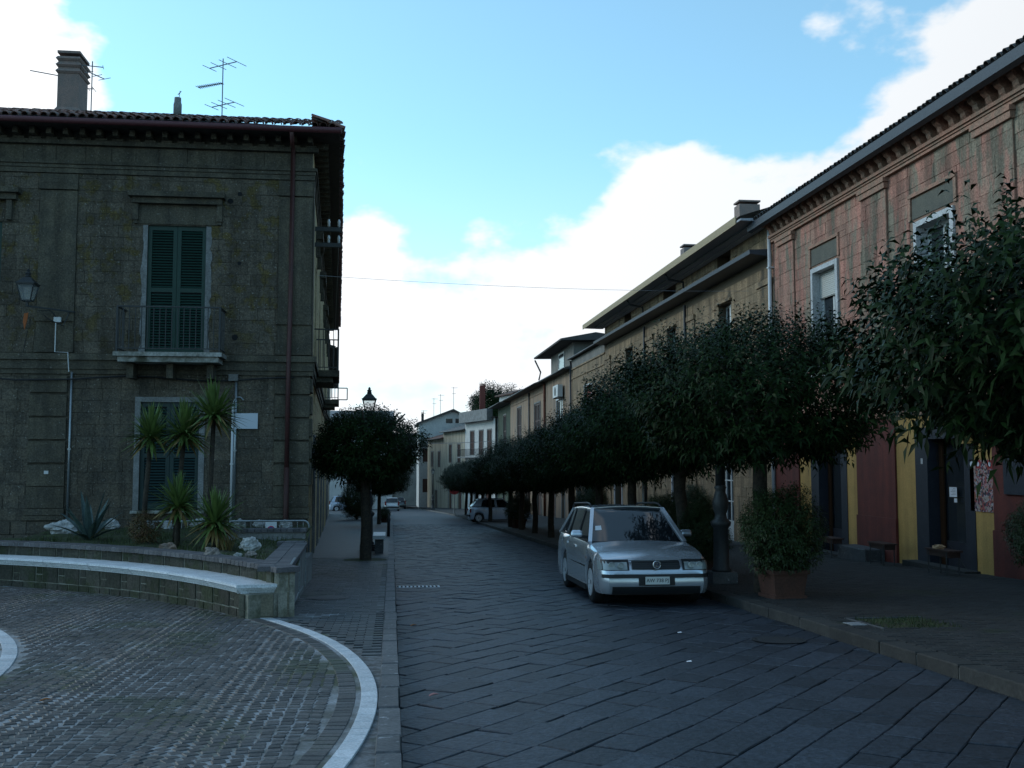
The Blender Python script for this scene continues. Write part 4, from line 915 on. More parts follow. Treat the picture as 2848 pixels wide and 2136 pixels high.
r3, w3 = row('grey_banded_house', 'narrow tufa house with grey plaster band and pink blind window', FR, 53.2, 63.5, -2.3, 8.0, [(56.95, 59.15, 4.4, 5.95, 'p'), (56.6, 58.8, -2.1, 1.5, 'r'), (60.6, 61.8, -2.2, .6, 'd')], m_tufaR, eave=.2)
fb(FR, w3, 'plaster_band', m_grey, (53.25, 63.45, 7.42, 7.95, 0, .03)); fb(FR, w3, 'cornice_line', m_tufaR, (53.25, 63.45, 6.75, 6.83, 0, .05), (53.25, 63.45, 7.33, 7.41, 0, .06)); pipe(FR, w3, 63.4, -2, 7.9, .1, .06, m_ironw)
r4, w4 = row('dormer_house', 'ochre house with projecting dormer and air conditioner', FR, 63.5, 75.0, -2.6, 7.45, [(66.95, 69.5, 3.4, 5.75, 'w'), (66.3, 67.4, -2.4, .3, 'd'), (70.2, 72.2, -2.4, .5, 'd')], m_peach, eave=.45)
dm = MB(); FR.box(dm, 64.2, 73.6, 7.55, 9.3, -3.2, -.25); dmo = dm.build('dormer', m_grey, r4)
dr_ = MB(); dr_.prism([FR.P(63.2, z, w) for w, z in ((.72, 9.22), (.75, 9.32), (-1.5, 9.75), (-4, 9.4), (-4, 9.3))], (0, 12.4, 0)); dr_.build('dormer_roof', m_tileD, dmo)
window(FR, dmo, 67.6, 70.0, 7.85, 9.0, -.24, m_white2, m_glass, 1, 0, .1); b = MB(); b.tube([FR.P(75.3, 9.1, .7), FR.P(75.1, 8.2, .3), FR.P(75.0, 7.6, .45)], .06, 6); b.build('dormer_spout', m_ironw, dmo)
ac = thing('air_conditioner', 'white air conditioner unit bracketed to the ochre dormer house', 'air conditioner', FR.P(67.5, 5.8, .3)); fb(FR, ac, 'case', m_white2, (66.3, 68.4, 5.85, 6.65, .12, .45)); b = MB(); b.lathe([(.3, 0), (.3, .02), (.05, .03)], 16, FR.P(67.4, 6.25, .47), 'x'); b.build('fan_grille', m_ironw, ac); fb(FR, ac, 'bracket', m_ironw, (66.4, 66.5, 5.8, 5.845, 0, .45), (68.2, 68.3, 5.8, 5.845, 0, .45))
pipe(FR, w4, 74.6, -2.4, 7.3, .1, .09, mat('rust_pipe', (.16, .055, .03), .7, var=0))
r5, w5 = row('peach_house', 'long peach plastered house with slatted shutters', FR, 75.0, 97.3, -3.2, 7.35, [(77.3, 80.5, 3.4, 6.1, 's'), (89.0, 91.7, 3.2, 6.35, 's'), (77, 79.5, -2.7, .3, 'd'), (83.5, 86, -2.9, .3, 'd'), (90, 92.5, -3.1, 0, 'd')], m_peach, eave=.7)
pipe(FR, w5, 83.2, -2.8, 7.2, .1, .07, m_ironw); fb(FR, w5, 'cornice_line', m_peach, (75, 97.2, 6.75, 6.82, 0, .05))
r6, w6 = row('dark_green_house', 'narrow dark green house under a deep eave', FR, 97.3, 109, -3.6, 7.2, [(101, 103.4, 3, 6.2, 's'), (102, 104, -3.5, 0, 'd')], m_greenr, eave=1.0)
def facet(x0, y0, x1, y1):
    d = Vector((x1 - x0, y1 - y0, 0)); l = d.length; d.normalize(); return Fac(x0, y0, d.x, d.y, -d.y, d.x), l
F7, l7 = facet(10.9, 109, 8.45, 120)
r7, w7 = row('white_balcony_house', 'white house with concrete roof parapet and brown shutters far down the street', F7, 0, l7, -4, 6.3, [(1.2, 2.7, 2.3, 5.0, 's'), (4.2, 5.7, 2.3, 5.0, 's'), (7.6, 9.1, 2.3, 5.0, 's'), (2, 3.6, -4, -.6, 'd'), (6, 7.6, -4, -.6, 'd')], m_wht, eave=.2, rise=.3)
fb(F7, w7, 'parapet', m_plaster, (.6, l7, 6.0, 7.25, .1, .75)); fb(F7, w7, 'balcony_slab', m_plaster, (.3, l7, 1.95, 2.1, 0, 1.0)); railing(F7, w7, .4, l7 - .1, 2.1, 2.95, 0, .95, m_ironw, .2, .012)
at = MB(); F7.box(at, -3, 2.2, 6.6, 8.6, -5, -1.2); ato = at.build('attic', m_wht, r7); q = MB(); q.prism([F7.P(-3.4, z, w) for w, z in ((-.8, 8.6), (-.8, 8.75), (-3.2, 9.4), (-5.4, 8.7), (-5.4, 8.6))], Vector(F7.P(6, 0)) - Vector(F7.P(0, 0))); q.build('attic_roof', m_tile, ato); window(F7, ato, -.8, .2, 7.1, 8.3, -1.19, m_brown, m_glass, 1)
chimney('tall red brick chimney on the white balcony house', 10.0, 114.5, 6.9, .6, .6, 3.2, mat('red_brick', (.17, .05, .04), .9), 0, .5)
F8, l8 = facet(8.45, 120, 6.4, 130)
r8, w8 = row('cream_row_house', 'low cream row house before the gabled building', F8, 0, l8, -4.6, 5.2, [(2, 3.3, 1.4, 3.6, 's'), (6, 7.3, 1.4, 3.6, 's'), (1.5, 3, -4.5, -1.6, 'd'), (6, 7.4, -4.5, -1.6, 'd')], m_cream, eave=.5, roofm=m_tileD)
F9, l9 = facet(6.4, 130, 4.7, 138)
r9, w9 = row('tan_row_house', 'low tan row house with orange tiles at the end of the row', F9, 0, l9, -5, 4.4, [(1.5, 2.6, .8, 2.8, 's'), (5, 6.1, .8, 2.8, 's'), (3, 4.3, -5, -2.2, 'd')], m_cream, eave=.5, roofm=m_tile)
# gabled white building behind
FG = Fac(3.6, 139.5, 1, 0, 0, -1)
gb = thing('gabled_building', 'white gabled building closing the right side of the street', 'building', (6.7, 141, -5))
b = MB(); b.prism([FG.P(u, v) for u, v in ((0, -5), (6.4, -5), (6.4, 7.5), (4.6, 8.4), (0, 6.7))], (0, 14, 0)); b.build('gable_wall', m_wht, gb)
b = MB(); b.prism([FG.P(u, v, .5) for u, v in ((-.4, 6.5), (4.6, 8.4), (6.9, 7.25), (6.9, 7.5), (4.6, 8.68), (-.4, 6.75))], (0, 15, 0)); b.build('roof', m_tileD, gb)
for a in (3.6, 4.9): fb(FG, gb, 'attic_window', m_glass, (a, a + .9, 6.75, 7.35, .003, .03))
for z in (1.5, -2.6): fb(FG, gb, 'window', m_brown, (.5, 1.2, z, z + 1.8, .003, .04))
for i, (x, h) in enumerate(((4.2, 1.4), (5.6, 2.6), (6.5, 2.8), (8.3, 3.2))): antenna(('short far antenna at the left end of the gabled roof', 'far antenna second from the left on the gabled roof', 'far antenna third from the left on the gabled roof', 'tallest far antenna near the gable peak')[i], x, 140.5, 6.9 + (x - 3.6) * .36, h, [(.95, 0, .3, .5, 4, .3), (.7, 0, .2, .3, 3, .3)], .03, 'far rooftop antennas')
chimney('thin dark flue pot at the far end of the gabled roof', 4.05, 140, 6.6, .35, .35, 1.5, m_wood, 1, .02)
# far left white building and street end
FW = Fac(-30, 126, 1, 0, 0, -1)
fw = thing('far_white_building', 'long white building with pale roof seen under the left trees', 'building', (-15, 130, -4.4))
w_ = wall(FW, 'front_wall', fw, 0, 30.0, -5, 6.8, [(10, 12, -4.4, -1.8), (24, 25.4, 2, 4.2)], m_wht, .2); fb(FW, w_, 'door', m_brown, (10, 12, -4.4, -1.8, -.19, -.1)); fb(FW, w_, 'shutter', m_brown, (24, 25.4, 2, 4.2, -.19, -.1))
b = MB(); b.prism([FW.P(-.2, z, w) for w, z in ((.5, 6.75), (.5, 6.9), (-4, 7.9), (-9, 6.8))], (30.4, 0, 0)); b.build('roof', mat('pale_roof', (.2, .2, .2), .9), fw); b = MB(); b.box(-30, -.02, 126.4, 140, -5, 6.7); b.build('core', m_wht, fw)
antenna('small antenna on the far white building roof left of the lantern', -5.4, 127, 6.9, 1.3, [(.9, 10, .7, .7, 3, .3)], .03)
eb = thing('street_end_house', 'grey-white house closing the far end of the street', 'building', (2, 172, -5.8))
FEb = Fac(-14, 170, 1, 0, 0, -1); w_ = wall(FEb, 'front_wall', eb, 0, 34, -7, 4.6, [(12, 13.2, -1, 1), (15, 16.2, -1, 1), (13, 14.6, -6, -3)], m_grey, .2)
b = MB(); b.prism([FEb.P(-.2, z, w) for w, z in ((.5, 4.5), (.5, 4.65), (-5, 6.3), (-9, 4.5))], (34.4, 0, 0)); b.build('roof', m_tileD, eb); MB().box(-14, 20, 170.4, 180, -7, 4.5).build('core', m_grey, eb)
# second house on the left beyond the palazzo
F2, l2 = facet(-5.6, 91, -3.72, 58.2)
F2 = Fac(-3.72, 58.2, -.0517, .9987, .9987, .0517)
l2h, w_ = row('left_stucco_house', 'second house on the left street side beyond the corner palazzo', F2, 0, 32, -3.4, 8.0, [(4, 5.3, 3.4, 5.8, 's'), (11, 12.3, 3.2, 5.6, 's'), (18, 19.3, 3, 5.4, 's'), (3, 5, -3, .2, 'd'), (10, 12, -3, .2, 'd')], m_cream, eave=.5)
sg = thing('shop_sign_frame', 'small square sign frame projecting from the second left house', 'sign', F2.P(4, 5.6, .6)); b = MB(); b.bar(F2.P(4, 6.0, 0), F2.P(4, 6.0, 1.2), .06); b.bar(F2.P(4, 5.3, .3), F2.P(4, 5.3, 1.2), .06); b.bar(F2.P(4, 5.3, 1.2), F2.P(4, 6.0, 1.2), .06); b.build('frame', m_ironw, sg)
# ------------------------------------------------------------------ vegetation
m_leaf = mat('evergreen_leaf', (.0075, .018, .005), .5, (.012, .026, .0065), ns=3, var=.45, bump=0, grain=0, spec=.07)
m_leaf2 = mat('bush_leaf', (.018, .034, .011), .45, (.026, .042, .014), ns=4, var=.4, bump=0, grain=0, spec=.18)
m_bark = mat('bark', (.045, .036, .026), .9, (.03, .025, .02), ns=8, bump=.9, bs=22, var=0, grain=.4)
def leaf_mesh(name, B, D, Nn, L, Wd, droop, m):
    """arrays: base, direction, normal, length, width -> 4 triangles a leaf"""
    S = np.cross(D, Nn); S /= np.linalg.norm(S, axis=1, keepdims=True) + 1e-9
    l = L[:, None]; w = Wd[:, None]; dn = np.array([0, 0, -1.])
    mid = B + D * l * .5 + Nn * l * .03; Rr = B + D * l * .45 + S * w * .5 + Nn * l * .07; Lf = B + D * l * .45 - S * w * .5 + Nn * l * .07; tip = B + D * l * .93 + dn * l * droop[:, None]
    n = len(B); V = np.stack([B, Rr, mid, Lf, tip], 1).reshape(-1, 3); i = np.arange(n) * 5
    T = np.stack([np.stack([i, i + 1, i + 2], 1), np.stack([i, i + 2, i + 3], 1), np.stack([i + 1, i + 4, i + 2], 1), np.stack([i + 2, i + 4, i + 3], 1)], 1).reshape(-1, 3)
    me = bpy.data.meshes.new(name); me.vertices.add(len(V)); me.vertices.foreach_set('co', V.ravel()); me.loops.add(len(T) * 3); me.loops.foreach_set('vertex_index', T.ravel()); me.polygons.add(len(T)); me.polygons.foreach_set('loop_start', np.arange(len(T)) * 3); me.polygons.foreach_set('loop_total', np.full(len(T), 3)); me.update(); me.validate()
    me.materials.append(m); return me
def unit(v): return v / (np.linalg.norm(v, axis=-1, keepdims=True) + 1e-9)
def crown(name, seed, rx, ry, rz, c, shoots, leaf, m, tall=40, tall_h=.55, flat_=.7, per=8, lump=.22, rmin=.45):
    g = np.random.default_rng(seed); d = unit(g.normal(size=(shoots, 3)))
    rad = rmin + (1 - rmin) * g.random(shoots) ** .45
    ph = g.random((6, 3)) * 6.28; fr = g.integers(2, 5, (6, 3))
    lum = sum(np.sin(d @ unit(g.normal(size=(3,)))[:, None].ravel() * f[0] * 2.2 + p[0]) for f, p in zip(fr, ph)) / 6
    rad = rad * (1 + lump * lum)
    zz = d[:, 2].copy(); P = d * rad[:, None] * np.array([rx, ry, rz]); P[:, 2] = np.maximum(P[:, 2], -flat_ * rz + .12 * rz * g.normal(size=shoots))
    out = unit(P / np.array([rx, ry, rz]) + 1e-6)
    ax = unit(out * .75 + np.array([0, 0, .65]) + g.normal(size=(shoots, 3)) * .28)
    ln = leaf * g.uniform(1.6, 3.0, shoots); npr = np.full(shoots, per)
    # tall upright leaders on the top
    tt = g.random((tall, 2)) * 2 - 1; tt = tt[(tt ** 2).sum(1) < 1]
    tp = np.stack([tt[:, 0] * rx * .95, tt[:, 1] * ry * .95, rz * np.sqrt(1 - (tt ** 2).sum(1) * .9) * .85], 1)
    P = np.vstack([P, tp]); ax = np.vstack([ax, unit(np.array([0, 0, 1.]) + g.normal(size=(len(tp), 3)) * .12 + tp * .05)]); ln = np.concatenate([ln, g.uniform(.6, 1.15, len(tp)) * tall_h]); npr = np.concatenate([npr, np.full(len(tp), 14)])
    idx = np.repeat(np.arange(len(P)), npr); k = np.concatenate([np.arange(q) / q for q in npr]); ki = np.concatenate([np.arange(q) for q in npr])
    A = ax[idx]; e1 = unit(np.cross(A, np.array([.3, .9, .2]))); e2 = np.cross(A, e1)
    th = ki * 2.4 + g.random(len(P))[idx] * 6.28
    rd = e1 * np.cos(th)[:, None] + e2 * np.sin(th)[:, None]
    B = P[idx] + A * (ln[idx] * k)[:, None]; D = unit(rd * .9 + A * (.25 + .35 * k)[:, None] + g.normal(size=B.shape) * .15)
    Nn = unit(A + g.normal(size=B.shape) * .25); Nn = unit(Nn - D * (Nn * D).sum(1, keepdims=True))
    L = leaf * g.uniform(.85, 1.3, len(B)) * (1 - .25 * k); Wd = L * g.uniform(.27, .36, len(B)); dr = g.uniform(.18, .5, len(B))
    return leaf_mesh(name, B + np.array(c), D, Nn, L, Wd, dr, m)
def trunk_mesh(seed, h, r, top):
    rr = random.Random(seed); b = MB(); pts = [(0, 0, -.1), (.01, 0, .02), (rr.uniform(-.03, .03), rr.uniform(-.03, .03), h * .35), (rr.uniform(-.05, .05), rr.uniform(-.04, .04), h * .7), (0, 0, h)]
    b.tube(pts, [r * 1.35, r * 1.15, r, r * .93, r * .85], 12)
    for k in range(6):
        a = k * 1.05 + rr.random() * .5; e = .8 + rr.random() * .3
        b.tube([(0, 0, h * .93), (math.cos(a) * .35 * e, math.sin(a) * .35 * e, h + .35), (math.cos(a) * .8 * e, math.sin(a) * .8 * e, h + .75 + rr.random() * .3), (math.cos(a) * 1.05 * e, math.sin(a) * 1.05 * e, h + 1.2)], [r * .6, r * .45, r * .28, r * .12], 7)
    return b.mesh('trunk', m_bark, True)
crowns = [crown('crown', 31 + k, 2.05, 2.05, 1.12, (0, 0, 3.02), 3900, .125, m_leaf, tall=170, tall_h=.62, lump=.3) for k in range(2)]
crown_near = crown('crown', 41, 2.2, 2.2, .92, (0, 0, 2.6), 4600, .135, m_leaf, tall=110, tall_h=.7, lump=.3)
crown_left = crown('crown', 51, 1.22, 1.22, .95, (.0, 0, 2.60), 3200, .115, m_leaf, tall=60, tall_h=.36, flat_=.45)
trunks = [trunk_mesh(k, 2.35, .125, 0) for k in range(3)]
def tree(label, x, y, z, cm, tm, rot=0., s=1., group='clipped street trees', sz=1.):
    t = thing('street_tree', label, 'tree', (x, y, z), group); t.rotation_euler.z = rot; t.scale = (s, s, s * sz)
    link('crown', cm, t, False); link('trunk', tm, t, False); return t
TX = 5.75; rot = random.Random(5)
LB = ['clipped evergreen tree at the right edge, its trunk out of frame', 'evergreen tree whose trunk rises behind the square terracotta planter', 'evergreen tree just beyond the cast-iron lamp post on the right', 'evergreen tree with the blue round sign beside its trunk', 'evergreen tree on the right row before the grey roller door house',
      'sixth evergreen tree of the right row counted from the camera', 'seventh evergreen tree of the right row counted from the camera', 'eighth evergreen tree of the right row counted from the camera', 'ninth evergreen tree of the right row counted from the camera', 'tenth evergreen tree of the right row, nearest the parked hatchback',
      'evergreen tree of the right row whose trunk crosses the hatchback rear window', 'evergreen tree of the right row just beyond the hatchback', 'third last evergreen tree of the right row', 'second last evergreen tree of the right row', 'farthest evergreen tree of the right row']
TYS = [7.0, 15.6, 20.0, 24.3, 28.4, 32.7, 37.0, 41.3, 45.6, 50.0, 60.4, 65, 70, 75, 80]
for i, (lb, y) in enumerate(zip(LB, TYS)):
    tree(lb, TX, y, zp(TX, y) - .02, crown_near if i == 0 else crowns[i % 2], trunks[i % 3], rot.random() * 6.3, 1 if i < 3 else .86 + .09 * rot.random(), 'right row of clipped street trees', .94 + .07 * rot.random() if i > 2 else 1)
nt0 = [o for o in COL.objects if o.get('label') == LB[0]][0]
dl = link('dead_leaves', crown('dead_leaves', 91, .28, .28, .2, (0, 0, 0), 60, .11, mat('rusty_leaf', (.16, .05, .015), .6, var=.3, bump=0, grain=0), tall=1, per=6), nt0, False)
dl.matrix_basis = Matrix.Rotation(-nt0.rotation_euler.z, 4, 'Z') @ Matrix.Translation((-.55, .95, 2.2))
tree('clipped evergreen tree on the left pavement by the palazzo corner', -.63, 25.1, zl(-.63, 25.1) - .02, crown_left, trunks[0], 0.0, 1., 'left row of street trees')
tree('second evergreen tree on the left pavement farther down', -.69, 56.8, zl(-.69, 56.8) - .02, crowns[1], trunks[1], 2.2, .8, 'left row of street trees')
tree('third evergreen tree on the left, behind the other two', -.9, 76, zl(-.69, 76) - .02, crowns[0], trunks[2], .5, .85, 'left row of street trees')
# weedy patch at the left trunk
b = MB(); b.grid([[(-.63 + r_ * math.cos(a) * 1.25, 25.05 + r_ * math.sin(a), zl(-.6, 25) + .012) for r_ in (.01, .25, .42)] for a in [k * .3926 for k in range(17)]]); tag(b.build('tree_pit', m_soil), 'mossy earth pit round the left tree by the palazzo corner', 'tree pit')
# far tree behind the roofs
ft = thing('broadleaf_tree', 'dark spreading tree showing above the far roofs', 'tree', (13.4, 137, -4.6))
link('crown', crown('crown', 61, 3.2, 3.0, 2.9, (0, 0, 13.0), 2200, .42, m_leaf, tall=6, tall_h=1.2, flat_=.9, lump=.45, rmin=.3), ft, False); link('trunk', MB().tube([(0, 0, 0), (.1, 0, 6), (0, 0, 13)], [.4, .3, .15], 8).mesh('trunk', m_bark, True), ft, False)
# ---- potted bushes
m_terra = mat('terracotta', (.075, .033, .023), .85, (.055, .027, .02), ns=5, bump=.4, bs=30, var=.08, grain=.25)
bushes = [crown('foliage', 71 + k, .60, .60, .62, (0, 0, .95), 3000, .06, m_leaf2, tall=14, tall_h=.25, flat_=.98, per=7, lump=.25, rmin=.3) for k in range(2)]
def pot_mesh(w=.56, h=.42):
    b = MB(); q = lambda z, f: [(sx * (w / 2 + f), sy * (w / 2 + f), z) for sx, sy in ((-1, -1), (1, -1), (1, 1), (-1, 1))]
    b.hexa(q(0, -.02) + q(.05, -.02)); b.hexa(q(.05, -.05) + q(h - .06, -.01)); b.hexa(q(h - .06, .015) + q(h, .02)); return b.mesh('pot', m_terra)
pots = pot_mesh()
def potted(label, x, y, zf, s=1., k=0, rz_=0., group='terracotta tubs with evergreen bushes'):
    t = thing('potted_bush', label, 'planter', (x, y, zf(x, y)), group); t.rotation_euler.z = rz_; t.scale = (s, s, s)
    link('pot', pots, t, False); link('foliage', bushes[k], t, False)
    for p_, w_ in (((.0, .0, .3), .3),): link('stem', MB().tube([(0, 0, .38), (.03, .02, .7), (0, 0, 1.0)], [.03, .025, .015], 6).mesh('stem', m_bark, True), t, False)
potted('square terracotta tub with full round bush nearest on the right kerb', 5.78, 14.85, zp, 1.0, 0, .12)
potted('terracotta tub with bush behind the estate car and lamp post', 5.75, 18.7, zp, .8, 1, .05)
potted('terracotta tub with bush by the fourth tree of the right row', 6.1, 22.6, zp, .95, 0, .6)
potted('tall bush in a tub before the tan house pilaster', 9.4, 31.5, zp, 1.1, 1, .3)
potted('round bush in a tub before the grey roller door', 8.6, 44.0, zp, 1.25, 0, .9)
potted('dark bush in a tub beside the parked hatchback', 5.9, 47.8, zp, 1.0, 1, .2)
potted('straggly bush in a terracotta pot at the right picture edge', 10.72, 16.0, zp, .85, 1, 1.1)
lsb = thing('round_shrub', 'large dark round shrub on the left pavement before the far white building', 'shrub', (-2.3, 68, zl(-2.3, 68) - .5)); lsb.scale = (1.75, 1.75, 1.75); link('foliage', bushes[0], lsb, False); link('stem', MB().tube([(0, 0, 0), (.02, 0, .9)], .05, 6).mesh('stem', m_bark, True), lsb, False)
potted('small bush at the foot of the second left tree', -.42, 60.5, zl, .55, 1, .8)

# ------------------------------------------------------------------ raised planter with curved bench
m_tufaP = mat('mossy_tufa_block', (.060, .054, .043), .92, (.046, .046, .034), ns=3, col3=(.034, .040, .02), ns3=2, th3=.5, bump=.9, bs=30, var=.25, grain=.4, bdist=.015)
m_mortP = mat('planter_mortar', (.27, .26, .22), .9, (.10, .10, .07), ns=3.5, var=0)
m_clink = mat('clinker_coping', (.075, .073, .080), .65, (.10, .095, .10), ns=6, bump=.4, bs=50, var=.25)
m_bench = mat('bench_limestone', (.60, .62, .65), .5, (.50, .53, .56), ns=4, var=.04, bump=.25, bs=50)
m_grass = mat('planter_grass', (.035, .05, .014), .8, var=.4, bump=0, grain=0)
pl = thing('raised_planter', 'curved raised planter of mossy tufa blocks with clinker coping', 'planter', (-4, 17, -.4))
A0, A1 = R(28.9), R(68)              # angular span seen from the plaza centre
def pc(r_, a, z): return (CX0 + r_ * math.cos(a), CY0 + r_ * math.sin(a), z)
def arcwall(r0, r1, a0, a1, z0, z1, step=.03):
    b = MB(); n = max(2, int((a1 - a0) / step)); rows = []
    for k in range(n + 1):
        a = a0 + (a1 - a0) * k / n
        if callable(z0): p = pc(r0, a, 0); zb = z0(p[0], p[1])
        else: zb = z0
        rows.append([pc(r0, a, zb), pc(r0, a, z1), pc(r1, a, z1), pc(r1, a, zb)])
    b.grid(rows); b.poly(*rows[0]); b.poly(*rows[-1]); return b
ZC = .30                               # level top of the coping
arcwall(11.02, 11.4, A0 + .004, A1, lambda x, y: zl(x, y) - .1, -.03).build('bench_base', m_mortP, pl, fix=False)
arcwall(11.40, 11.62, A0, A1, lambda x, y: zl(x, y) - .1, ZC - .07).build('back_wall', m_mortP, pl, fix=False)
# blocks on the base and on the back wall: wide tufa blocks with small square infill
items = []; rp = random.Random(9)
def arcblock(r_, a0, a1, z0, z1, pr):
    def mk(B):
        n = 4; i0 = len(B.v); e = .006
        for k in range(n + 1):
            a = a0 + (a1 - a0) * k / n; aa = a0 + e / r_ + (a1 - a0 - 2 * e / r_) * k / n
            B.v += [pc(r_, a, z0), pc(r_ - pr * .6, a, z0 + .002), pc(r_ - pr, aa, z0 + e), pc(r_ - pr, aa, z1 - e), pc(r_ - pr * .6, a, z1 - .002), pc(r_, a, z1)]
        for k in range(n):
            for j in range(5): q = i0 + k * 6 + j; B.f.append((q, q + 1, q + 7, q + 6))
        B.f.append(tuple(i0 + j for j in range(6))); B.f.append(tuple(i0 + n * 6 + j for j in range(6)))
    return (pc(r_, (a0 + a1) / 2, (z0 + z1) / 2), mk)
a = A0 + .012; k = 0
while a < A1 - .05:
    wide = .34 / 11; sm = .13 / 11; g_ = .017 / 11
    # base: bottom course, then wide block + two stacked small ones
    x, y, _ = pc(11.02, a, 0); zb = zl(x, y)
    items.append(arcblock(11.02, a, a + wide * .72, zb - .04, zb + .085, .014)); items.append(arcblock(11.02, a + wide * .72 + g_, a + wide + sm + g_ * 1.2, zb - .04, zb + .085, .014))
    items.append(arcblock(11.02, a, a + wide, zb + .10, -.035, .016))
    zs = zb + .10; zm = (zs - .035) / 2 if False else zs + (-.035 - zs) * .5
    items.append(arcblock(11.02, a + wide + g_, a + wide + g_ + sm, zs, zm - .006, .008)); items.append(arcblock(11.02, a + wide + g_, a + wide + g_ + sm, zm + .006, -.035, .008))
    # back wall
    items.append(arcblock(11.40, a, a + wide, .03, ZC - .075, .014)); items.append(arcblock(11.40, a + wide + g_, a + wide + g_ + sm, .03, .075, .006)); items.append(arcblock(11.40, a + wide + g_, a + wide + g_ + sm, .09, ZC - .075, .006))
    a += wide + sm + 2 * g_
pieces(items, 'tufa_block', m_tufaP, pl, 260)
# end pier of the wall facing the pavement
m_endt = mat('end_tufa', (.16, .145, .105), .9, (.12, .11, .085), ns=4, bump=.8, var=.15)
for z0, z1 in ((-.46, -.315), (-.305, -.035)):           # low bench end under the seat
    for (xa, ya), (xb, yb_) in (((-1.90, 13.36), (-1.70, 13.34)), ((-1.69, 13.34), (-1.48, 13.36))):
        MB().hexa([(x, y, z) for z in (z0, z1) for x, y in ((xa, ya), (xb, yb_), (xb, 13.8), (xa, 13.8))]).build('end_block', m_endt, pl)
for z0, z1 in ((-.47, -.25), (-.24, -.02), (-.01, ZC - .07)):   # tall pier behind it
    MB().hexa([(x, y, z) for z in (z0, z1) for x, y in ((-1.475 if z1 < 0 else -1.6, 13.5 if z1 < 0 else 13.62), (-1.29, 13.46), (-1.29, 13.95), (-1.6, 13.95))]).build('end_block', m_endt, pl)
# flank wall along the pavement, grey plastered steps
MB().hexa([(x, y, z) for z in (-.55, ZC - .08) for x, y in ((-1.62, 13.8), (-1.34, 13.8), (-1.42, 17.4), (-1.72, 17.4))]).build('side_wall', m_plaster, pl)
q = MB(); q.box(-1.86, -1.44, 17.42, 17.62, -.6, .25); q.build('side_wall', m_plaster, pl); q = MB(); q.box(-3.2, -1.60, 19.5, 19.72, -.7, .33); q.build('side_wall', m_plaster, pl)
q = MB(); q.box(-1.64, -1.46, 17.62, 19.5, -.65, -.05); q.build('side_wall', m_plaster, pl)
# coping bricks
m_mortW = mat('coping_mortar', (.36, .37, .38), .9, (.24, .25, .25), ns=9, var=0)
arcwall(11.347, 11.65, A0 - .003, A1, ZC - .064, ZC - .007).build('coping_mortar', m_mortW, pl, fix=False)
items = []
def cop(ring, z, th=.065): return ((ring[0][0], ring[0][1], z), lambda B: B.slab(ring, lambda x, y: z, th, .008))
a = A0 - .006
while a < A1:
    da = .118 / 11.4
    items.append(cop([pc(11.34, a + .0006, 0)[:2], pc(11.34, a + da - .0006, 0)[:2], pc(11.66, a + da - .0006, 0)[:2], pc(11.66, a + .0006, 0)[:2]], ZC + rp.uniform(-.003, .003))); a += da
y = 13.5
while y < 17.3:
    f = (y - 13.5) / 3.9; x0, x1 = -1.70 - .08 * f, -1.28 - .10 * f
    for xa, xb in ((x0, (x0 + x1) / 2 - .004), ((x0 + x1) / 2 + .004, x1)): items.append(cop([(xa, y), (xb, y), (xb, y + .108), (xa, y + .108)], ZC + .004 + rp.uniform(-.002, .002)))
    y += .116
for k in range(4): x = -1.88 + k * .112; items.append(cop([(x, 17.38), (x + .104, 17.38), (x + .104, 17.66), (x, 17.66)], .31))
for k in range(14): x = -3.22 + k * .118; items.append(cop([(x, 19.46), (x + .11, 19.46), (x + .11, 19.76), (x, 19.76)], .392))
pieces(items, 'coping_brick', m_clink, pl, 300)
# soil and grass
so = MB(); rows = []
for k in range(25):
    a = A0 + (A1 - A0) * k / 24; p0 = pc(11.62, a, .2); rows.append([(p0[0] + (min(p0[0], -1.75) - p0[0]) * t_, p0[1] + (23.3 - p0[1]) * t_, .2 + .04 * math.sin(k * 1.3 + t_ * 9)) for t_ in (0, .25, .5, .75, 1)])
so.grid(rows); so.build('soil', m_soil, pl, fix=False)
gr = MB(); rg = random.Random(12)
for i in range(9000):
    a = rg.uniform(A0 + .03, A1); r_ = 11.66 + rg.random() ** 1.5 * 4.5; x, y, _ = pc(r_, a, 0)
    if x > -1.8 or y > 23.2: continue
    if mnoise.noise((x * 1.3, y * 1.3, 0)) < -.15: continue
    z = .2; h = rg.uniform(.03, .13); t_ = rg.random() * 6.28; w_ = .006
    gr.poly((x - w_ * math.cos(t_), y - w_ * math.sin(t_), z - .03), (x + w_ * math.cos(t_), y + w_ * math.sin(t_), z - .03), (x + rg.uniform(-.05, .05), y + rg.uniform(-.05, .05), z + h))
stuff(gr.build('grass', m_grass, pl, fix=False))
# bench seat in long curved slabs with moulded nosing
bn = thing('curved_bench', 'long curved pale limestone bench seat along the planter front', 'bench', (-4, 16, 0)); ZS = .085
segs = 7; spans = [A0 + .02 + (A1 - A0 - .02) * k / segs for k in range(segs + 1)]
for k in range(segs):
    b = MB(); prof = [(11.40, ZS - .02), (11.40, ZS), (10.97, ZS), (10.935, ZS - .012), (10.93, ZS - .035), (10.955, ZS - .05), (10.955, ZS - .062), (10.975, ZS - .07), (10.975, ZS - .085), (11.0, ZS - .092), (11.0, ZS - .115), (11.40, ZS - .115)]
    rows = []
    for j in range(9):
        a = spans[k] + .0006 + (spans[k + 1] - spans[k] - .0012) * j / 8; rows.append([pc(r_, a, z) for r_, z in prof])
    b.grid(rows); b.poly(*rows[0]); b.poly(*rows[-1]); b.build('seat_slab', m_bench, bn, fix=False)
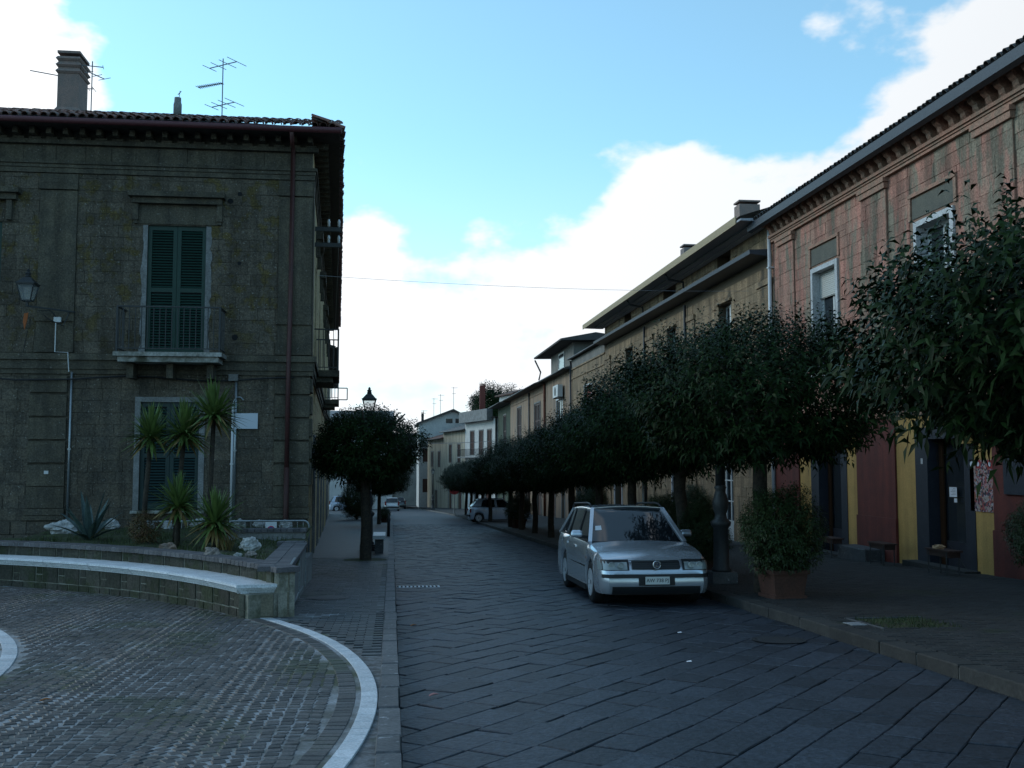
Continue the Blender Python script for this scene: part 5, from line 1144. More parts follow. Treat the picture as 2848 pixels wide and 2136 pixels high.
# mitred end of the seat towards the pavement
b = MB(); e0 = pc(10.93, spans[0], 0); e1 = pc(11.4, spans[0], 0)
pts = lambda z, f: [(e0[0] + .0, e0[1] + f, z), (-1.36 - f, 13.46 + f, z), (e1[0] + .08, e1[1] + .05, z), (e1[0], e1[1], z)]
for z0, z1, f0, f1 in ((ZS - .115, ZS - .07, .07, .045), (ZS - .068, ZS - .045, .03, .03), (ZS - .043, ZS, .0, .0)): b.hexa(pts(z0, f0) + pts(z1, f1))
b.build('seat_end', m_bench, bn)

# ---- planting
m_yucca = mat('yucca_leaf', (.10, .15, .04), .45, (.07, .115, .028), ns=6, var=.4, bump=0, grain=0, trans=.1)
m_ydry = mat('dry_yucca_leaf', (.17, .12, .04), .7, var=.3, bump=0, grain=0)
m_agave = mat('agave_leaf', (.055, .09, .085), .5, (.07, .11, .10), ns=5, var=.2, bump=.1, bs=20)
def blade(b, base, d, L, w, bend_, nn=5, fold=.25, taper=1.):
    base = Vector(base); d = Vector(d).normalized(); s = d.cross(Vector((0, 0, 1)))
    if s.length < .1: s = Vector((1, 0, 0))
    s.normalize(); rows = []; p = base.copy(); dd = d.copy()
    for k in range(nn + 1):
        t_ = k / nn; ww = w * (min(1, .55 + 1.2 * t_) if t_ < .45 else (1 - (t_ - .45) / .55) ** taper) / 2 + .001; up = s.cross(dd).normalized()
        rows.append([p - s * ww + up * ww * fold, p.copy(), p + s * ww + up * ww * fold]); p = p + dd * (L / nn); dd = (dd + Vector((0, 0, -bend_ / nn))).normalized()
    b.grid(rows)
def yucca(label, x, y, z0, zc, rl, seed, lean=(0, 0), n=150, group='yuccas in the raised planter'):
    t = thing('yucca', label, 'yucca', (x, y, z0), group); rr = random.Random(seed)
    cx, cy = x + lean[0], y + lean[1]
    MB().tube([(x, y, z0 - .1), (x + lean[0] * .3, y + lean[1] * .3, z0 + (zc - z0) * .4), (cx, cy, zc)], [.055, .045, .04], 8).build('trunk', m_bark, t, smooth=True)
    g_, dry = MB(), MB()
    for k in range(n):
        a = rr.random() * 6.28; el = R(rr.uniform(-35, 88)); d = (math.cos(a) * math.cos(el), math.sin(a) * math.cos(el), math.sin(el))
        low = el < R(-5); blade(dry if low and rr.random() < .6 else g_, (cx, cy, zc + rr.uniform(-.09, .06)), d, rl * rr.uniform(.85, 1.2), .062, .10 if el > .5 else .5, 4)
    g_.build('foliage', m_yucca, t, fix=False); dry.build('dry_skirt', m_ydry, t, fix=False)
yucca('left tall yucca with leaning trunk before the shuttered ground window', -4.4, 19, .2, 2.08, .56, 1, (.1, 0))
yucca('middle tall yucca with the densest head before the green shutter', -3.85, 19.05, .2, 2.1, .62, 2, (.12, 0), 190)
yucca('tallest yucca standing right of the shuttered ground window', -3.26, 19, .2, 2.45, .62, 3, (.05, 0), 190)
yucca('low yucca in front of the window sill, middle of the planter', -3.6, 18, .2, .88, .52, 4, (.0, 0), 170)
yucca('stubby yucca tuft at the right of the planter', -2.9, 17.5, .2, .62, .55, 5, (0, 0), 180)
t = thing('agave', 'large grey-green agave with one yellowed leaf at the left of the planter', 'agave', (-5.45, 19.5, .2)); rr = random.Random(6)
for k in range(16):
    a = k * 2.4; el = R(78 - k * 3.4); b = MB(); L_ = .95 - .02 * k + rr.uniform(-.1, .05); blade(b, (-5.45 + .05 * math.cos(a), 19.5 + .05 * math.sin(a), .2), (math.cos(a) * math.cos(el), math.sin(a) * math.cos(el), math.sin(el)), L_, .13, .15 + .03 * k, 7, .4, .8); b.build('leaf', m_agave, t, fix=False)
b = MB(); blade(b, (-5.4, 19.4, .25), (.8, 0, .6), .75, .05, .1, 5, .3); b.build('leaf', flat('yellow_leaf', (.30, .20, .03), .6), t)
t = thing('low_shrub', 'small reddish-green shrub between the agave and the yuccas', 'shrub', (-4.25, 18.5, .2)); link('foliage', crown('foliage', 81, .24, .24, .26, (0, 0, .26), 420, .05, mat('reddish_leaf', (.07, .06, .016), .6, (.09, .04, .015), ns=9, var=.4, bump=0, grain=0), tall=3, tall_h=.12, flat_=.98, per=6), t, False)
t = thing('low_shrub', 'dry grassy tuft beside the right yucca tuft', 'shrub', (-2.7, 17.3, .2)); b = MB(); rr = random.Random(3)
for k in range(70): a = rr.random() * 6.28; blade(b, (-2.7 + rr.uniform(-.1, .1), 17.3 + rr.uniform(-.1, .1), .18), (math.cos(a) * .5, math.sin(a) * .5, 1), rr.uniform(.2, .4), .012, .3, 3)
b.build('foliage', m_ydry, t, fix=False)
# rocks
m_rock = mat('pale_karst_rock', (.32, .27, .24), .9, (.20, .17, .15), ns=9, col3=(.06, .05, .045), ns3=14, th3=.56, bump=1., bs=22, var=.08, bdist=.03)
m_rock2 = mat('white_rock', (.42, .42, .42), .9, (.28, .28, .27), ns=9, col3=(.09, .085, .08), ns3=12, th3=.6, bump=1., bs=22, var=.08, bdist=.03)
m_rock3 = mat('ochre_rock', (.22, .15, .11), .9, (.15, .12, .10), ns=8, col3=(.05, .04, .035), ns3=12, th3=.58, bump=1., bs=22, var=.1, bdist=.03)
def rock(label, x, y, z, sx, sy, sz, seed, m, hole=0, group='rocks in the planter'):
    n, k_ = 20, 14; rows = []; b = MB()
    for i in range(k_ + 1):
        ph = math.pi * i / k_ - math.pi / 2; row_ = []
        for j in range(n + 1):
            th_ = 2 * math.pi * (j % n) / n; d = Vector((math.cos(ph) * math.cos(th_), math.cos(ph) * math.sin(th_), math.sin(ph)))
            f = 1 + .38 * mnoise.noise(d * 1.6 + Vector((seed * 3.1, 0, 0))) + .22 * mnoise.noise(d * 4.2 + Vector((0, seed, 0))) + .12 * mnoise.noise(d * 9 + Vector((seed, 0, 0)))
            row_.append((x + d.x * f * sx, y + d.y * f * sy, z + sz * .7 + d.z * f * sz))
        rows.append(row_)
    b.grid(rows); return tag(b.build('rock', m, None, smooth=False, fix=False), label, 'rock', group)
rock('rounded pinkish rock behind the coping below the low yucca', -3.46, 16.55, .2, .15, .12, .1, 1, m_rock3)
rock('flat pale rock left of the pointed white rock', -2.8, 15.6, .19, .17, .1, .055, 2, m_rock); rock('pointed whitish rock leaning on the planter coping', -2.58, 15.35, .2, .13, .1, .12, 3, m_rock)
rock('pitted arching karst rock at the right of the planter', -2.2, 16.55, .26, .15, .09, .11, 4, m_rock2); rock('small white rock in front of the pitted karst rock', -2.26, 15.7, .2, .08, .07, .05, 5, m_rock2); rock('small dark rock next to the white rock near the planter end', -2.1, 15.9, .2, .09, .07, .05, 6, m_rock)
for i, (x, s, h, lb) in enumerate(((-6.5, .28, .16, 'broad white boulder by the palazzo wall left of the agave'), (-5.95, .16, .12, 'white stone behind the agave leaves'), (-5.2, .15, .1, 'white stone right of the agave along the wall'), (-4.75, .16, .1, 'white stone behind the reddish shrub'), (-4.15, .17, .13, 'grey-white pitted stone under the ground window'), (-3.75, .13, .1, 'white stone behind the low yucca trunk'), (-3.3, .15, .12, 'white stone behind the right yucca tuft'), (-2.85, .14, .11, 'white stone left of the no-parking plate'), (-2.3, .15, .1, 'white stone right of the no-parking plate'))):
    rock(lb, x, 22.95 if i else 21.4, .18, s, s * .7, h, 10 + i, m_rock2, group='white stones along the palazzo wall')
# ---- crowd barriers
def barrier(label, x0, x1, y):
    z0 = zl(-1.5, y); zt = .355; t = thing('crowd_barrier', label, 'barrier', ((x0 + x1) / 2, y, z0), 'steel crowd barriers by the palazzo')
    b = MB(); r_ = .12; arc = [(x1 - r_ + r_ * math.sin(q), y, zt - r_ + r_ * math.cos(q)) for q in (0, .4, .8, 1.2, 1.57)]; arc0 = [(x0 + r_ - r_ * math.sin(q), y, zt - r_ + r_ * math.cos(q)) for q in (1.57, 1.2, .8, .4, 0)]
    b.tube([(x0, y, z0)] + arc0 + arc + [(x1, y, z0)], .02, 8); b.tube([(x0, y, z0 + .2), (x1, y, z0 + .2)], .016, 6); b.build('frame', m_steel, t, smooth=True)
    n = int((x1 - x0) / .12)
    for k in range(1, n): x = x0 + (x1 - x0) * k / n; q = MB(); q.tube([(x, y, z0 + .2), (x, y, zt)], .007, 5); q.build('bar', m_steel, t, fix=False)
    for x in (x0 + .25, x1 - .25): q = MB(); q.bar((x, y - .25, z0 + .02), (x, y + .25, z0 + .02), .03); q.build('foot', m_steel, t)
barrier('steel crowd barrier at the palazzo corner with the no-parking plate', -3.5, -1.78, 22.7); barrier('steel crowd barrier standing left of the cornermost one', -5.35, -3.58, 22.75)
t = thing('no_parking_plate', 'small white plate with red and blue no-parking disc on the barrier', 'sign', (-2.58, 22.66, .1)); MB().box(-2.70, -2.46, 22.655, 22.665, .02, .335).build('plate', flat('sign_white', (.55, .57, .6), .5), t)
for nm, r_, c_, yy in (('red_ring', .085, (.45, .02, .03), 22.652), ('blue_disc', .066, (.03, .06, .28), 22.650)): b = MB(); b.lathe([(r_, 0), (r_, .002)], 20, (-2.58, yy, .165), 'y'); b.build(nm, flat(nm, c_, .5), t)
b = MB(); b.bar((-2.63, 22.647, .215), (-2.53, 22.647, .115), .014, .003); b.build('red_bar', flat('red_ring', (.45, .02, .03)), t)
# glazed gate frame beside the planter flank
gt = thing('steel_side_gate', 'galvanised open gate frame along the planter flank', 'gate', (-1.35, 16.5, -.4)); b = MB()
ga, gbp = (-1.30, 13.75), (-1.46, 17.9); za, zb_ = zl(*ga), zl(*gbp)
b.bar((*ga, za), (*ga, za + .66), .03); b.bar((*gbp, zb_), (*gbp, .28), .03); b.bar((-1.38, 15.9, zl(-1.3, 15.9)), (-1.38, 15.9, .26), .025); b.bar((*ga, za + .64), (*gbp, .27), .03); b.bar((*ga, za + .08), (*gbp, zb_ + .08), .03); b.build('frame', m_steel, gt)
MB().poly((ga[0] + .004, ga[1], za + .1), (-1.385, 15.85, zl(-1.3, 15.9) + .1), (-1.385, 15.85, .24), (ga[0] + .004, ga[1], za + .62)).build('panel', mat('gate_mesh', (.17, .18, .18), .6, var=0), gt)

# ------------------------------------------------------------------ lamp posts
def lamp(label, x, y, zf, s=1., k=None):
    t = thing('street_lamp', label, 'street lamp', (x, y, zf(x, y)), 'cast-iron street lamps'); b = MB(); b.box(-.22, .22, -.22, .22, 0, .2); b.build('plinth', m_kerb, t, world_=False)
    MB().lathe([(.17, .2), (.17, .24), (.14, .28), (.13, .95), (.17, 1.0), (.18, 1.06), (.11, 1.12), (.10, 1.2), (.13, 1.3), (.14, 1.42), (.10, 1.56), (.085, 1.62), (.11, 1.66), (.085, 1.7)], 18).build('base', m_ironw, t, smooth=True, world_=False)
    MB().lathe([(.085, 1.7), (.07, 3.2), (.055, 3.6), (.09, 3.64), (.055, 3.68), (.05, 3.78), (.08, 3.84), (.04, 3.9)], 14).build('column', m_ironw, t, smooth=True, world_=False)
    lantern_parts(t, 0, 0, 3.88, 1.0, False); t.scale = (s, s, s); return t
lamp('cast-iron lamp post rising beside the estate car on the right', 5.7, 17.45, zp, .99)
lamp('cast-iron lamp post on the left with its lantern above the tree', -.66, 29.2, zl, 1.0)
lamp('far thin lamp post by the tan row house', 4.4, 112, zp, 1.)
# round blue sign on the right row
t = thing('round_sign', 'round blue road sign on a pole behind the right tree row', 'sign', (6.1, 24.6, zp(6, 24.6))); MB().tube([(6.1, 24.6, zp(6, 24.6)), (6.1, 24.6, 2.0)], .03, 8).build('pole', m_steel, t, smooth=True)
b = MB(); b.lathe([(.3, 0), (.3, .02)], 24, (6.1, 24.55, 1.75), 'y'); b.build('disc', flat('sign_blue', (.02, .04, .12), .5), t)
t = thing('round_sign', 'round red no-entry disc far down the right pavement', 'sign', (5.3, 88, zp(6, 88))); MB().tube([(5.3, 88, zp(5.3, 88)), (5.3, 88, -.4)], .04, 8).build('pole', m_steel, t); b = MB(); b.lathe([(.45, 0), (.45, .03)], 24, (5.3, 87.95, -.8), 'y'); b.build('disc', flat('sign_red', (.30, .02, .02), .5), t)
# bollard, bench and crucifix on the left
tag(MB().lathe([(.06, 0), (.055, .55), (.075, .6), (.075, .66), (.05, .72), (.06, .78), (0, .84)], 12, (-.12, 39.5, zl(0, 39.5))).build('bollard', m_ironw, None, smooth=True), 'dark iron bollard on the left kerb', 'bollard')
t = thing('stone_bench', 'pale slab bench end behind the left tree trunk', 'bench', (-.33, 28, zl(-.3, 28)))
MB().slab([(-.5, 27.6), (-.17, 27.6), (-.17, 29.0), (-.5, 29.0)], lambda x, y: zl(-.3, 28) + .5, .1, .012).build('seat', m_bench, t)
for y in (27.75, 28.7): MB().box(-.44, -.22, y, y + .14, zl(-.3, 28.5), zl(-.3, 28) + .4).build('leg', m_kerb, t)
t = thing('wayside_cross', 'dark wayside cross standing before the far white building', 'cross', (-4.0, 95, zr(0, 95))); b = MB(); b.bar((-4.0, 95, zr(0, 95)), (-4.0, 95, -.05), .2, .16); b.bar((-4.45, 95, -.4), (-3.55, 95, -.4), .18, .16); b.build('beams', m_wood, t)
# overhead cables
def wire(label, a, c, sag, r_=.0045): 
    a = Vector(a); c = Vector(c); tag(MB().tube([a.lerp(c, k / 16) - Vector((0, 0, sag * 4 * (k / 16) * (1 - k / 16))) for k in range(17)], r_, 5).build('overhead_wire', m_wire), label, 'wire')
wire('thin overhead wire spanning the street from palazzo to tan house', FS.P(2.4, 6.3, .1), FR.P(31, 7.0, .05), .12)
wire('far overhead wire crossing to the white balcony house', F2.P(20, 3.2, .1), FR.P(95, 3.6, .1), .3, .02)
wire('wire hanging down from the crossarm insulator along the palazzo flank', FS.P(2.24, 7.1, .6), FS.P(30, 4.2, .3), .2)
# low benches before the tavern
m_tb = mat('dark_bench_wood', (.05, .026, .02), .6, var=.1, bump=.2)
for i, (x, y, l, lb) in enumerate(((10.75, 27.0, .75, 'low wooden bench left of the farther tavern door'), (10.6, 24.0, .75, 'low wooden bench right of the farther tavern door'), (10.5, 21.2, .8, 'low wooden bench under the wide yellow field'), (10.35, 18.45, .85, 'low wooden bench holding a bag under the poster'))):
    t = thing('low_bench', lb, 'bench', (x, y, zp(0, y)), 'low benches along the tavern front'); z = zp(0, y)
    for k in range(3): q = MB(); q.box(x - .14 + k * .1, x - .05 + k * .1, y - l / 2, y + l / 2, z + .45, z + .48); q.build('plank', m_tb, t)
    MB().box(x - .12, x + .12, y - l / 2 + .04, y + l / 2 - .04, z + .35, z + .448).build('apron', m_tb, t)
    for s in (-1, 1):
        yy = y + s * (l / 2 - .1)
        for dx in (-.12, .12): q = MB(); q.tube([(x + dx, yy, z), (x + dx, yy, z + .45)], .012, 6); q.build('leg', m_ironw, t)
    q = MB(); q.bar((x - .12, y - l / 2 + .1, z + .08), (x - .12, y + l / 2 - .1, z + .08), .015); q.build('stretcher', m_ironw, t)
rock('crumpled tan paper bag lying on the bench under the poster', 10.32, 18.55, zp(0, 18.45) + .47, .1, .14, .05, 33, flat('tan_paper', (.36, .22, .12), .8), group=None)
bpy.data.objects['rock'].name = 'rock'
o = [q for q in COL.objects if q.get('label', '').startswith('crumpled')][0]; o.name = 'paper_bag'; o['category'] = 'bag'
# litter
m_dead = flat('dead_leaf', (.22, .09, .03), .8); rl_ = random.Random(44)
for i, (x, y, lb) in enumerate(((-2.55, 8.0, 'curled brown leaf lying on the plaza setts'), (.32, 8.6, 'pale pink litter scrap in the left gutter nearest the camera'), (.25, 13.2, 'small brown leaf in the left gutter'))):
    b = MB(); z = (zl if x < 0 else zr)(x, y) + .012; blade(b, (x, y, z), (.9, .3, .25), .09, .05, .4, 4, .5); tag(b.build('fallen_leaf', m_dead if i != 1 else flat('pink_scrap', (.35, .16, .15), .7)), lb, 'leaf')
for i, (x, y, lb) in enumerate(((2.9, 10.0, 'white paper scrap on the middle of the roadway'), (3.4, 12.1, 'white paper scrap on the roadway near the right kerb'))):
    b = MB(); b.poly((x, y, zr(x, y) + .012), (x + .05, y - .01, zr(x, y) + .016), (x + .055, y + .04, zr(x, y) + .02), (x + .01, y + .045, zr(x, y) + .012)); tag(b.build('paper_scrap', m_paper), lb, 'litter')
# ------------------------------------------------------------------ cars
m_tyre = mat('tyre', (.012, .012, .013), .8, bump=.2, bs=60, var=0)
m_rim = flat('alloy', (.48, .5, .53), .35, metal=.25)
m_trim = flat('black_trim', (.012, .013, .015), .5)
m_cglass = flat('car_glass', (.010, .013, .016), .04, spec=.7)
m_lens = flat('headlamp_lens', (.22, .25, .25), .1, spec=.7, coat=.8)
m_chrome = flat('chrome', (.6, .62, .64), .12, metal=1.)
m_amber = flat('amber_lens', (.35, .09, .01), .2)
m_redl = flat('red_lens', (.22, .012, .012), .2)
def paint(name, c): return mat(name, c, .24, bump=0, grain=0, var=0, metal=.65 if 'blue' in name else .15, spec=.5, coat=.8)
def car(name, label, loc, heading, P, pm):
    """local axes: x forward, y left, z up; origin on the ground at the middle"""
    t = thing(name, label, 'car', loc); t.rotation_euler = (Matrix.Rotation(-math.atan(SL), 3, 'X') @ Matrix.Rotation(heading, 3, 'Z')).to_euler()
    L, W, H, wr, fo, wb = P['L'], P['W'], P['H'], P['wr'], P['fo'], P['wb']; a = L / 2; bw = W / 2; xf = a - fo; xr = xf - wb; ra = wr + .05
    top = P['top']                                     # (x, z) shoulder/bonnet line
    zt = lambda x: float(np.interp(x, [q[0] for q in top], [q[1] for q in top]))
    def zb(x):
        z = .20
        for c in (xf, xr):
            if abs(x - c) < ra: z = max(z, wr + math.sqrt(max(0, ra * ra - (x - c) ** 2)))
        return z
    xs = set(np.round(np.arange(-a + .34, a - .42, .09), 3))
    for c in (xf, xr):
        xs = {x for x in xs if abs(x - c) > ra + .03}
        xs |= {c + ra * math.sin(q) for q in np.linspace(-math.pi / 2, math.pi / 2, 15)} | {c - ra - .004, c + ra + .004}
    xs = sorted(x for x in xs if -a + .3 < x < a - .4); cr, crr = .40, .30
    half = [('s', x, 1.0) for x in xs]
    # right half outline as (x, yfrac): rear centre -> rear corner -> side -> front corner -> front centre
    pts = [(-a, 0), (-a + .005, .35), (-a + .03, .62)] + [(-a + crr * (1 - math.cos(q)) , 1 - .30 * (1 - math.sin(q))) for q in (.5, .85, 1.2)] + [(x, 1.0) for x in xs] + [(a - cr * (1 - math.cos(q)), 1 - .26 * (1 - math.sin(q))) for q in (1.25, .95, .65, .35)] + [(a - .035, .6), (a - .012, .34), (a, 0)]
    lev = P.get('lev', [(0, .035), (.12, .012), (.3, 0), (.42, .0), (.5, .004), (.75, .012), (.92, .04), (1, .075)])
    def ring(tt, ins, sgn):
        r_ = []
        for x, yf in pts:
            z0, z1 = zb(x) if yf > .97 else .20, zt(x); z = z0 + (z1 - z0) * tt
            edge = abs(x) / a; e_ = max(0, (edge - .8) / .2)
            r_.append((x - math.copysign(ins * (.3 + 1.4 * e_), x) * (1 if yf < .999 else .2), sgn * (yf * bw - ins * yf * (1 - .2 * e_)) , z))
        return r_
    body = MB()
    for sgn in (1, -1): body.grid([ring(tt, i_, sgn) for tt, i_ in lev])
    tl, tr_ = ring(1, lev[-1][1], 1), ring(1, lev[-1][1], -1)
    body.grid([[(p[0], p[1] + (q[1] - p[1]) * k / 8, p[2] + P.get('crown', .045) * (1 - (2 * k / 8 - 1) ** 2) * (abs(p[1]) / bw)) for k in range(9)] for p, q in zip(tl, tr_)])
    # wheel-well returns and floor
    for sgn in (1, -1):
        r0 = ring(0, lev[0][1], sgn); body.grid([r0, [(p[0], sgn * max(0, abs(p[1]) - .22), p[2]) for p in r0]])
    bo = body.build('body', pm, t, smooth=True, world_=False)
    em = bo.modifiers.new('edge', 'EDGE_SPLIT'); em.split_angle = R(38)
    MB().box(-a + .2, a - .25, -bw + .25, bw - .25, .17, .5).build('floor', m_trim, t, world_=False)
    # greenhouse
    g = P['gh']; xw, xA, xD, xt = g['ws'], g['rf'], g['rr'], g['tail']; zw, zt_ = zt(xw) + .02, zt(xt) + .01; yb, yr = bw - g.get('in', .10), bw - g.get('inr', .27)
    def prof(x):
        return float(np.interp(x, [xt, xD, (xD + xA) / 2, xA, xw], [zt_, H - .05, H - .012, H - .035, zw]))
    st = sorted({xt, xD, xA, xw, *np.linspace(xt, xD, 6), *np.linspace(xD, xA, 8), *np.linspace(xA, xw, 7)}); rows = []; roof_rows = []
    for x in st:
        h = prof(x); base = zt(x) - .01; f = max(0, (h - base) / (H - base)); yy = yb + (yr - yb) * f
        endb = .93 if x < xD + .01 else 1; bow = lambda y: .03 * (1 - (y / yr) ** 2) * min(1, f * 1.2)
        ysz = [-1, -.8, -.5, 0, .5, .8, 1]
        rows.append([(x, -yb * endb, base)] + [(x + (.10 * (1 - q * q) * (1 - f) if x > xA else (-.06 * (1 - q * q) * (1 - f) if x < xD else 0)), yy * q * endb, h + bow(yy * q)) for q in ysz] + [(x, yb * endb, base)])
    go = MB().grid(rows).build('glasshouse', m_cglass, t, smooth=True, world_=False, fix=False); go.modifiers.new('edge', 'EDGE_SPLIT').split_angle = R(32)
    rr_ = [r_ for x, r_ in zip(st, rows) if xD - .001 <= x <= xA + .001]
    ro = MB(); up_ = lambda p, dz, k=1.: (p[0], p[1] * k, p[2] + dz)
    ro.grid([[up_(r_[1], -.05, 1.03), up_(r_[1], .0, 1.022)] + [up_(p, .014) for p in r_[1:-1]] + [up_(r_[-2], .0, 1.022), up_(r_[-2], -.05, 1.03)] for r_ in rr_]); ro.grid([[up_(p, .014) for p in rr_[-1][1:-1]], [up_(p, -.03) for p in rr_[-1][1:-1]]]); ro.grid([[up_(p, .014) for p in rr_[0][1:-1]], [(p[0] - .05, p[1], p[2] - .05) for p in rr_[0][1:-1]]])
    ro.build('roof', pm, t, smooth=True, world_=False, fix=False)
    def side(x, f, s, o=.012):
        h = prof(min(max(x, xt), xw)); base = zt(x); tp = (h - .01 - base); f_ = f * tp / max(.05, H - base); return (x, s * (yb + (yr - yb) * f_ + o), base + f * tp)
    for s in (1, -1):
        b = MB(); b.bar(side(xw + .03, 0, s), (xA, s * (yr + .005), H - .04), .06, .06); b.build('pillar', pm, t, world_=False)
        if g.get('D', 'body') == 'body':
            b = MB(); wd_ = g.get('dw', .16); b.prism([side(xt + .02, 0, s, .004), side(xt + .02 + wd_ * 1.7, 0, s, .004), side(xD + wd_, 1, s, .004), side(xD - .02, 1, s, .004)], (0, s * .012, 0)); b.build('pillar', pm, t, world_=False)
        else:
            b = MB(); b.bar(side(xt, 0, s), (xD, s * (yr + .0) * .95, H - .05), .05, .05); b.build('pillar', pm, t, world_=False)
        for xp, wp in g['posts']:
            b = MB(); b.prism([side(xp - wp / 2, 0, s, .003), side(xp + wp / 2, 0, s, .003), side(xp + wp / 2 + g.get('rake', -.08), 1, s, .003), side(xp - wp / 2 + g.get('rake', -.08), 1, s, .003)], (0, s * .01, 0)); b.build('pillar', m_trim if g.get('bp', True) else pm, t, world_=False)
        b = MB(); b.grid([[(x, s * (yb + .035), zt(x) - .012), (x, s * (yb + .02), zt(x) + .022)] for x in np.linspace(xt, xw - .05, 14)]); b.build('belt_trim', m_trim, t, world_=False, fix=False)
        # side rubbing strip, door joints, handles, mirror
        if P.get('strip', True):
            b = MB(); z = P.get('stripz', .52); b.box(xr + ra + .04, xf - ra - .04, s * (bw - .012) - .01, s * (bw - .012) + .012, z - .028, z + .028); b.build('side_strip', P.get('stripm', m_trim), t, world_=False)
        for xd in P['doors']:
            b = MB(); b.grid([[(xd - .005, s * (bw - i_ + .0025), .3 + (zt(xd) - .3) * tt), (xd + .005, s * (bw - i_ + .0025), .3 + (zt(xd) - .3) * tt)] for tt, i_ in ((0, .018), (.3, 0), (.5, .003), (.75, .012), (.92, .04))]); b.build('door_joint', m_trim, t, world_=False, fix=False)
        for xh in P['handles']: b = MB(); z = zt(xh) - .13; b.box(xh - .09, xh + .09, s * (bw - .03) - .02, s * (bw - .012) + .02, z - .02, z + .02); b.build('door_handle', pm, t, world_=False)
        b = MB(); mx, mz = xw - .42, zt(xw - .42) + .10; y0 = s * (yb + .06); b.hexa([(mx + q[0], y0 + s * q[1], mz + q[2]) for q in ((-.05, 0, -.06), (.07, 0, -.05), (.05, .2, -.05), (-.05, .2, -.06), (-.05, 0, .07), (.05, 0, .06), (.03, .19, .06), (-.05, .19, .07))]); mo = b.build('mirror', pm, t, world_=False); b = MB(); b.bar((mx, s * (yb - .03), mz - .05), (mx, y0 + s * .05, mz - .04), .05); b.build('mirror_arm', m_trim, mo, world_=False)
        bv = mo.modifiers.new('bevel', 'BEVEL'); bv.width = .045; bv.segments = 3
        # wheels
        for xc in (xf, xr):
            b = MB(); y1 = s * (bw - .015); prf = [(wr * .62, -.01), (wr * .86, .0), (wr * .97, -.02), (wr, -.05), (wr, -.15), (wr * .95, -.19), (wr * .6, -.19)]; b.lathe([(q, s * h_) for q, h_ in prf], 28, (xc, y1, wr), 'y'); wo = b.build('wheel', m_tyre, t, smooth=True, world_=False)
            b = MB(); b.lathe([(wr * .64, s * -.012), (wr * .60, s * -.03), (wr * .2, s * -.045), (wr * .17, s * -.02), (.001, s * -.02)], 24, (xc, y1, wr), 'y'); b.build('rim', flat('rim_dark', (.05, .052, .055), .5, metal=.5), wo, world_=False)
            n = P.get('spokes', 10)
            for k in range(n):
                q = 2 * math.pi * k / n; c0, s0 = math.cos(q), math.sin(q); b = MB(); b.bar((xc + c0 * wr * .12, y1 - s * .02, wr + s0 * wr * .12), (xc + c0 * wr * .63, y1 - s * .012, wr + s0 * wr * .63), wr * (2.2 / n), .02, up=(0, 1, 0)); b.build('spoke', m_rim, wo, world_=False, fix=False)
            b = MB(); b.lathe([(wr * .66, s * -.008), (wr * .66, s * .002), (wr * .60, s * .002), (wr * .60, s * -.02)], 28, (xc, y1, wr), 'y'); b.f = b.f[:-2]; b.build('rim_lip', m_rim, wo, world_=False)
    return t, bo, dict(a=a, bw=bw, zt=zt, xw=xw, zw=zw, prof=prof, yb=yb, yr=yr, xA=xA, xD=xD, xt=xt)
def front_patch(t, name, m, y0, y1, z0, z1, info, off=.012, n=8, sk0=0., sk1=0., th=0.):
    """a panel that wraps the nose of the car"""
    a, bw = info['a'], info['bw']
    def xf(y, z):
        yf = abs(y) / bw
        px = [0, .34, .6, .74 + .26 * math.sin(.35), .74 + .26 * math.sin(.65), .74 + .26 * math.sin(.95), .74 + .26 * math.sin(1.25), 1.0]; vx = [a, a - .012, a - .035, a - .4 * (1 - math.cos(.35)), a - .4 * (1 - math.cos(.65)), a - .4 * (1 - math.cos(.95)), a - .4 * (1 - math.cos(1.25)), a - .42]
        zt = info['zt'](a - .1); tt = (z - .2) / max(.1, zt - .2); ins = float(np.interp(tt, [0, .12, .3, .5, .75, .92, 1], [.035, .012, 0, .004, .012, .04, .075]))
        return float(np.interp(yf, px, vx)) - ins * 1.6 + off
    b = MB(); rows = []
    for k in range(n + 1):
        f = k / n; y = y0 + (y1 - y0) * f; za = z0 + sk0 * f; zb2 = z1 + sk1 * f; rows.append([(xf(y, za + (zb2 - za) * q), y, za + (zb2 - za) * q) for q in (0, .33, .66, 1)])
    b.grid(rows); return b.build(name, m, t, world_=False, smooth=True, fix=False)
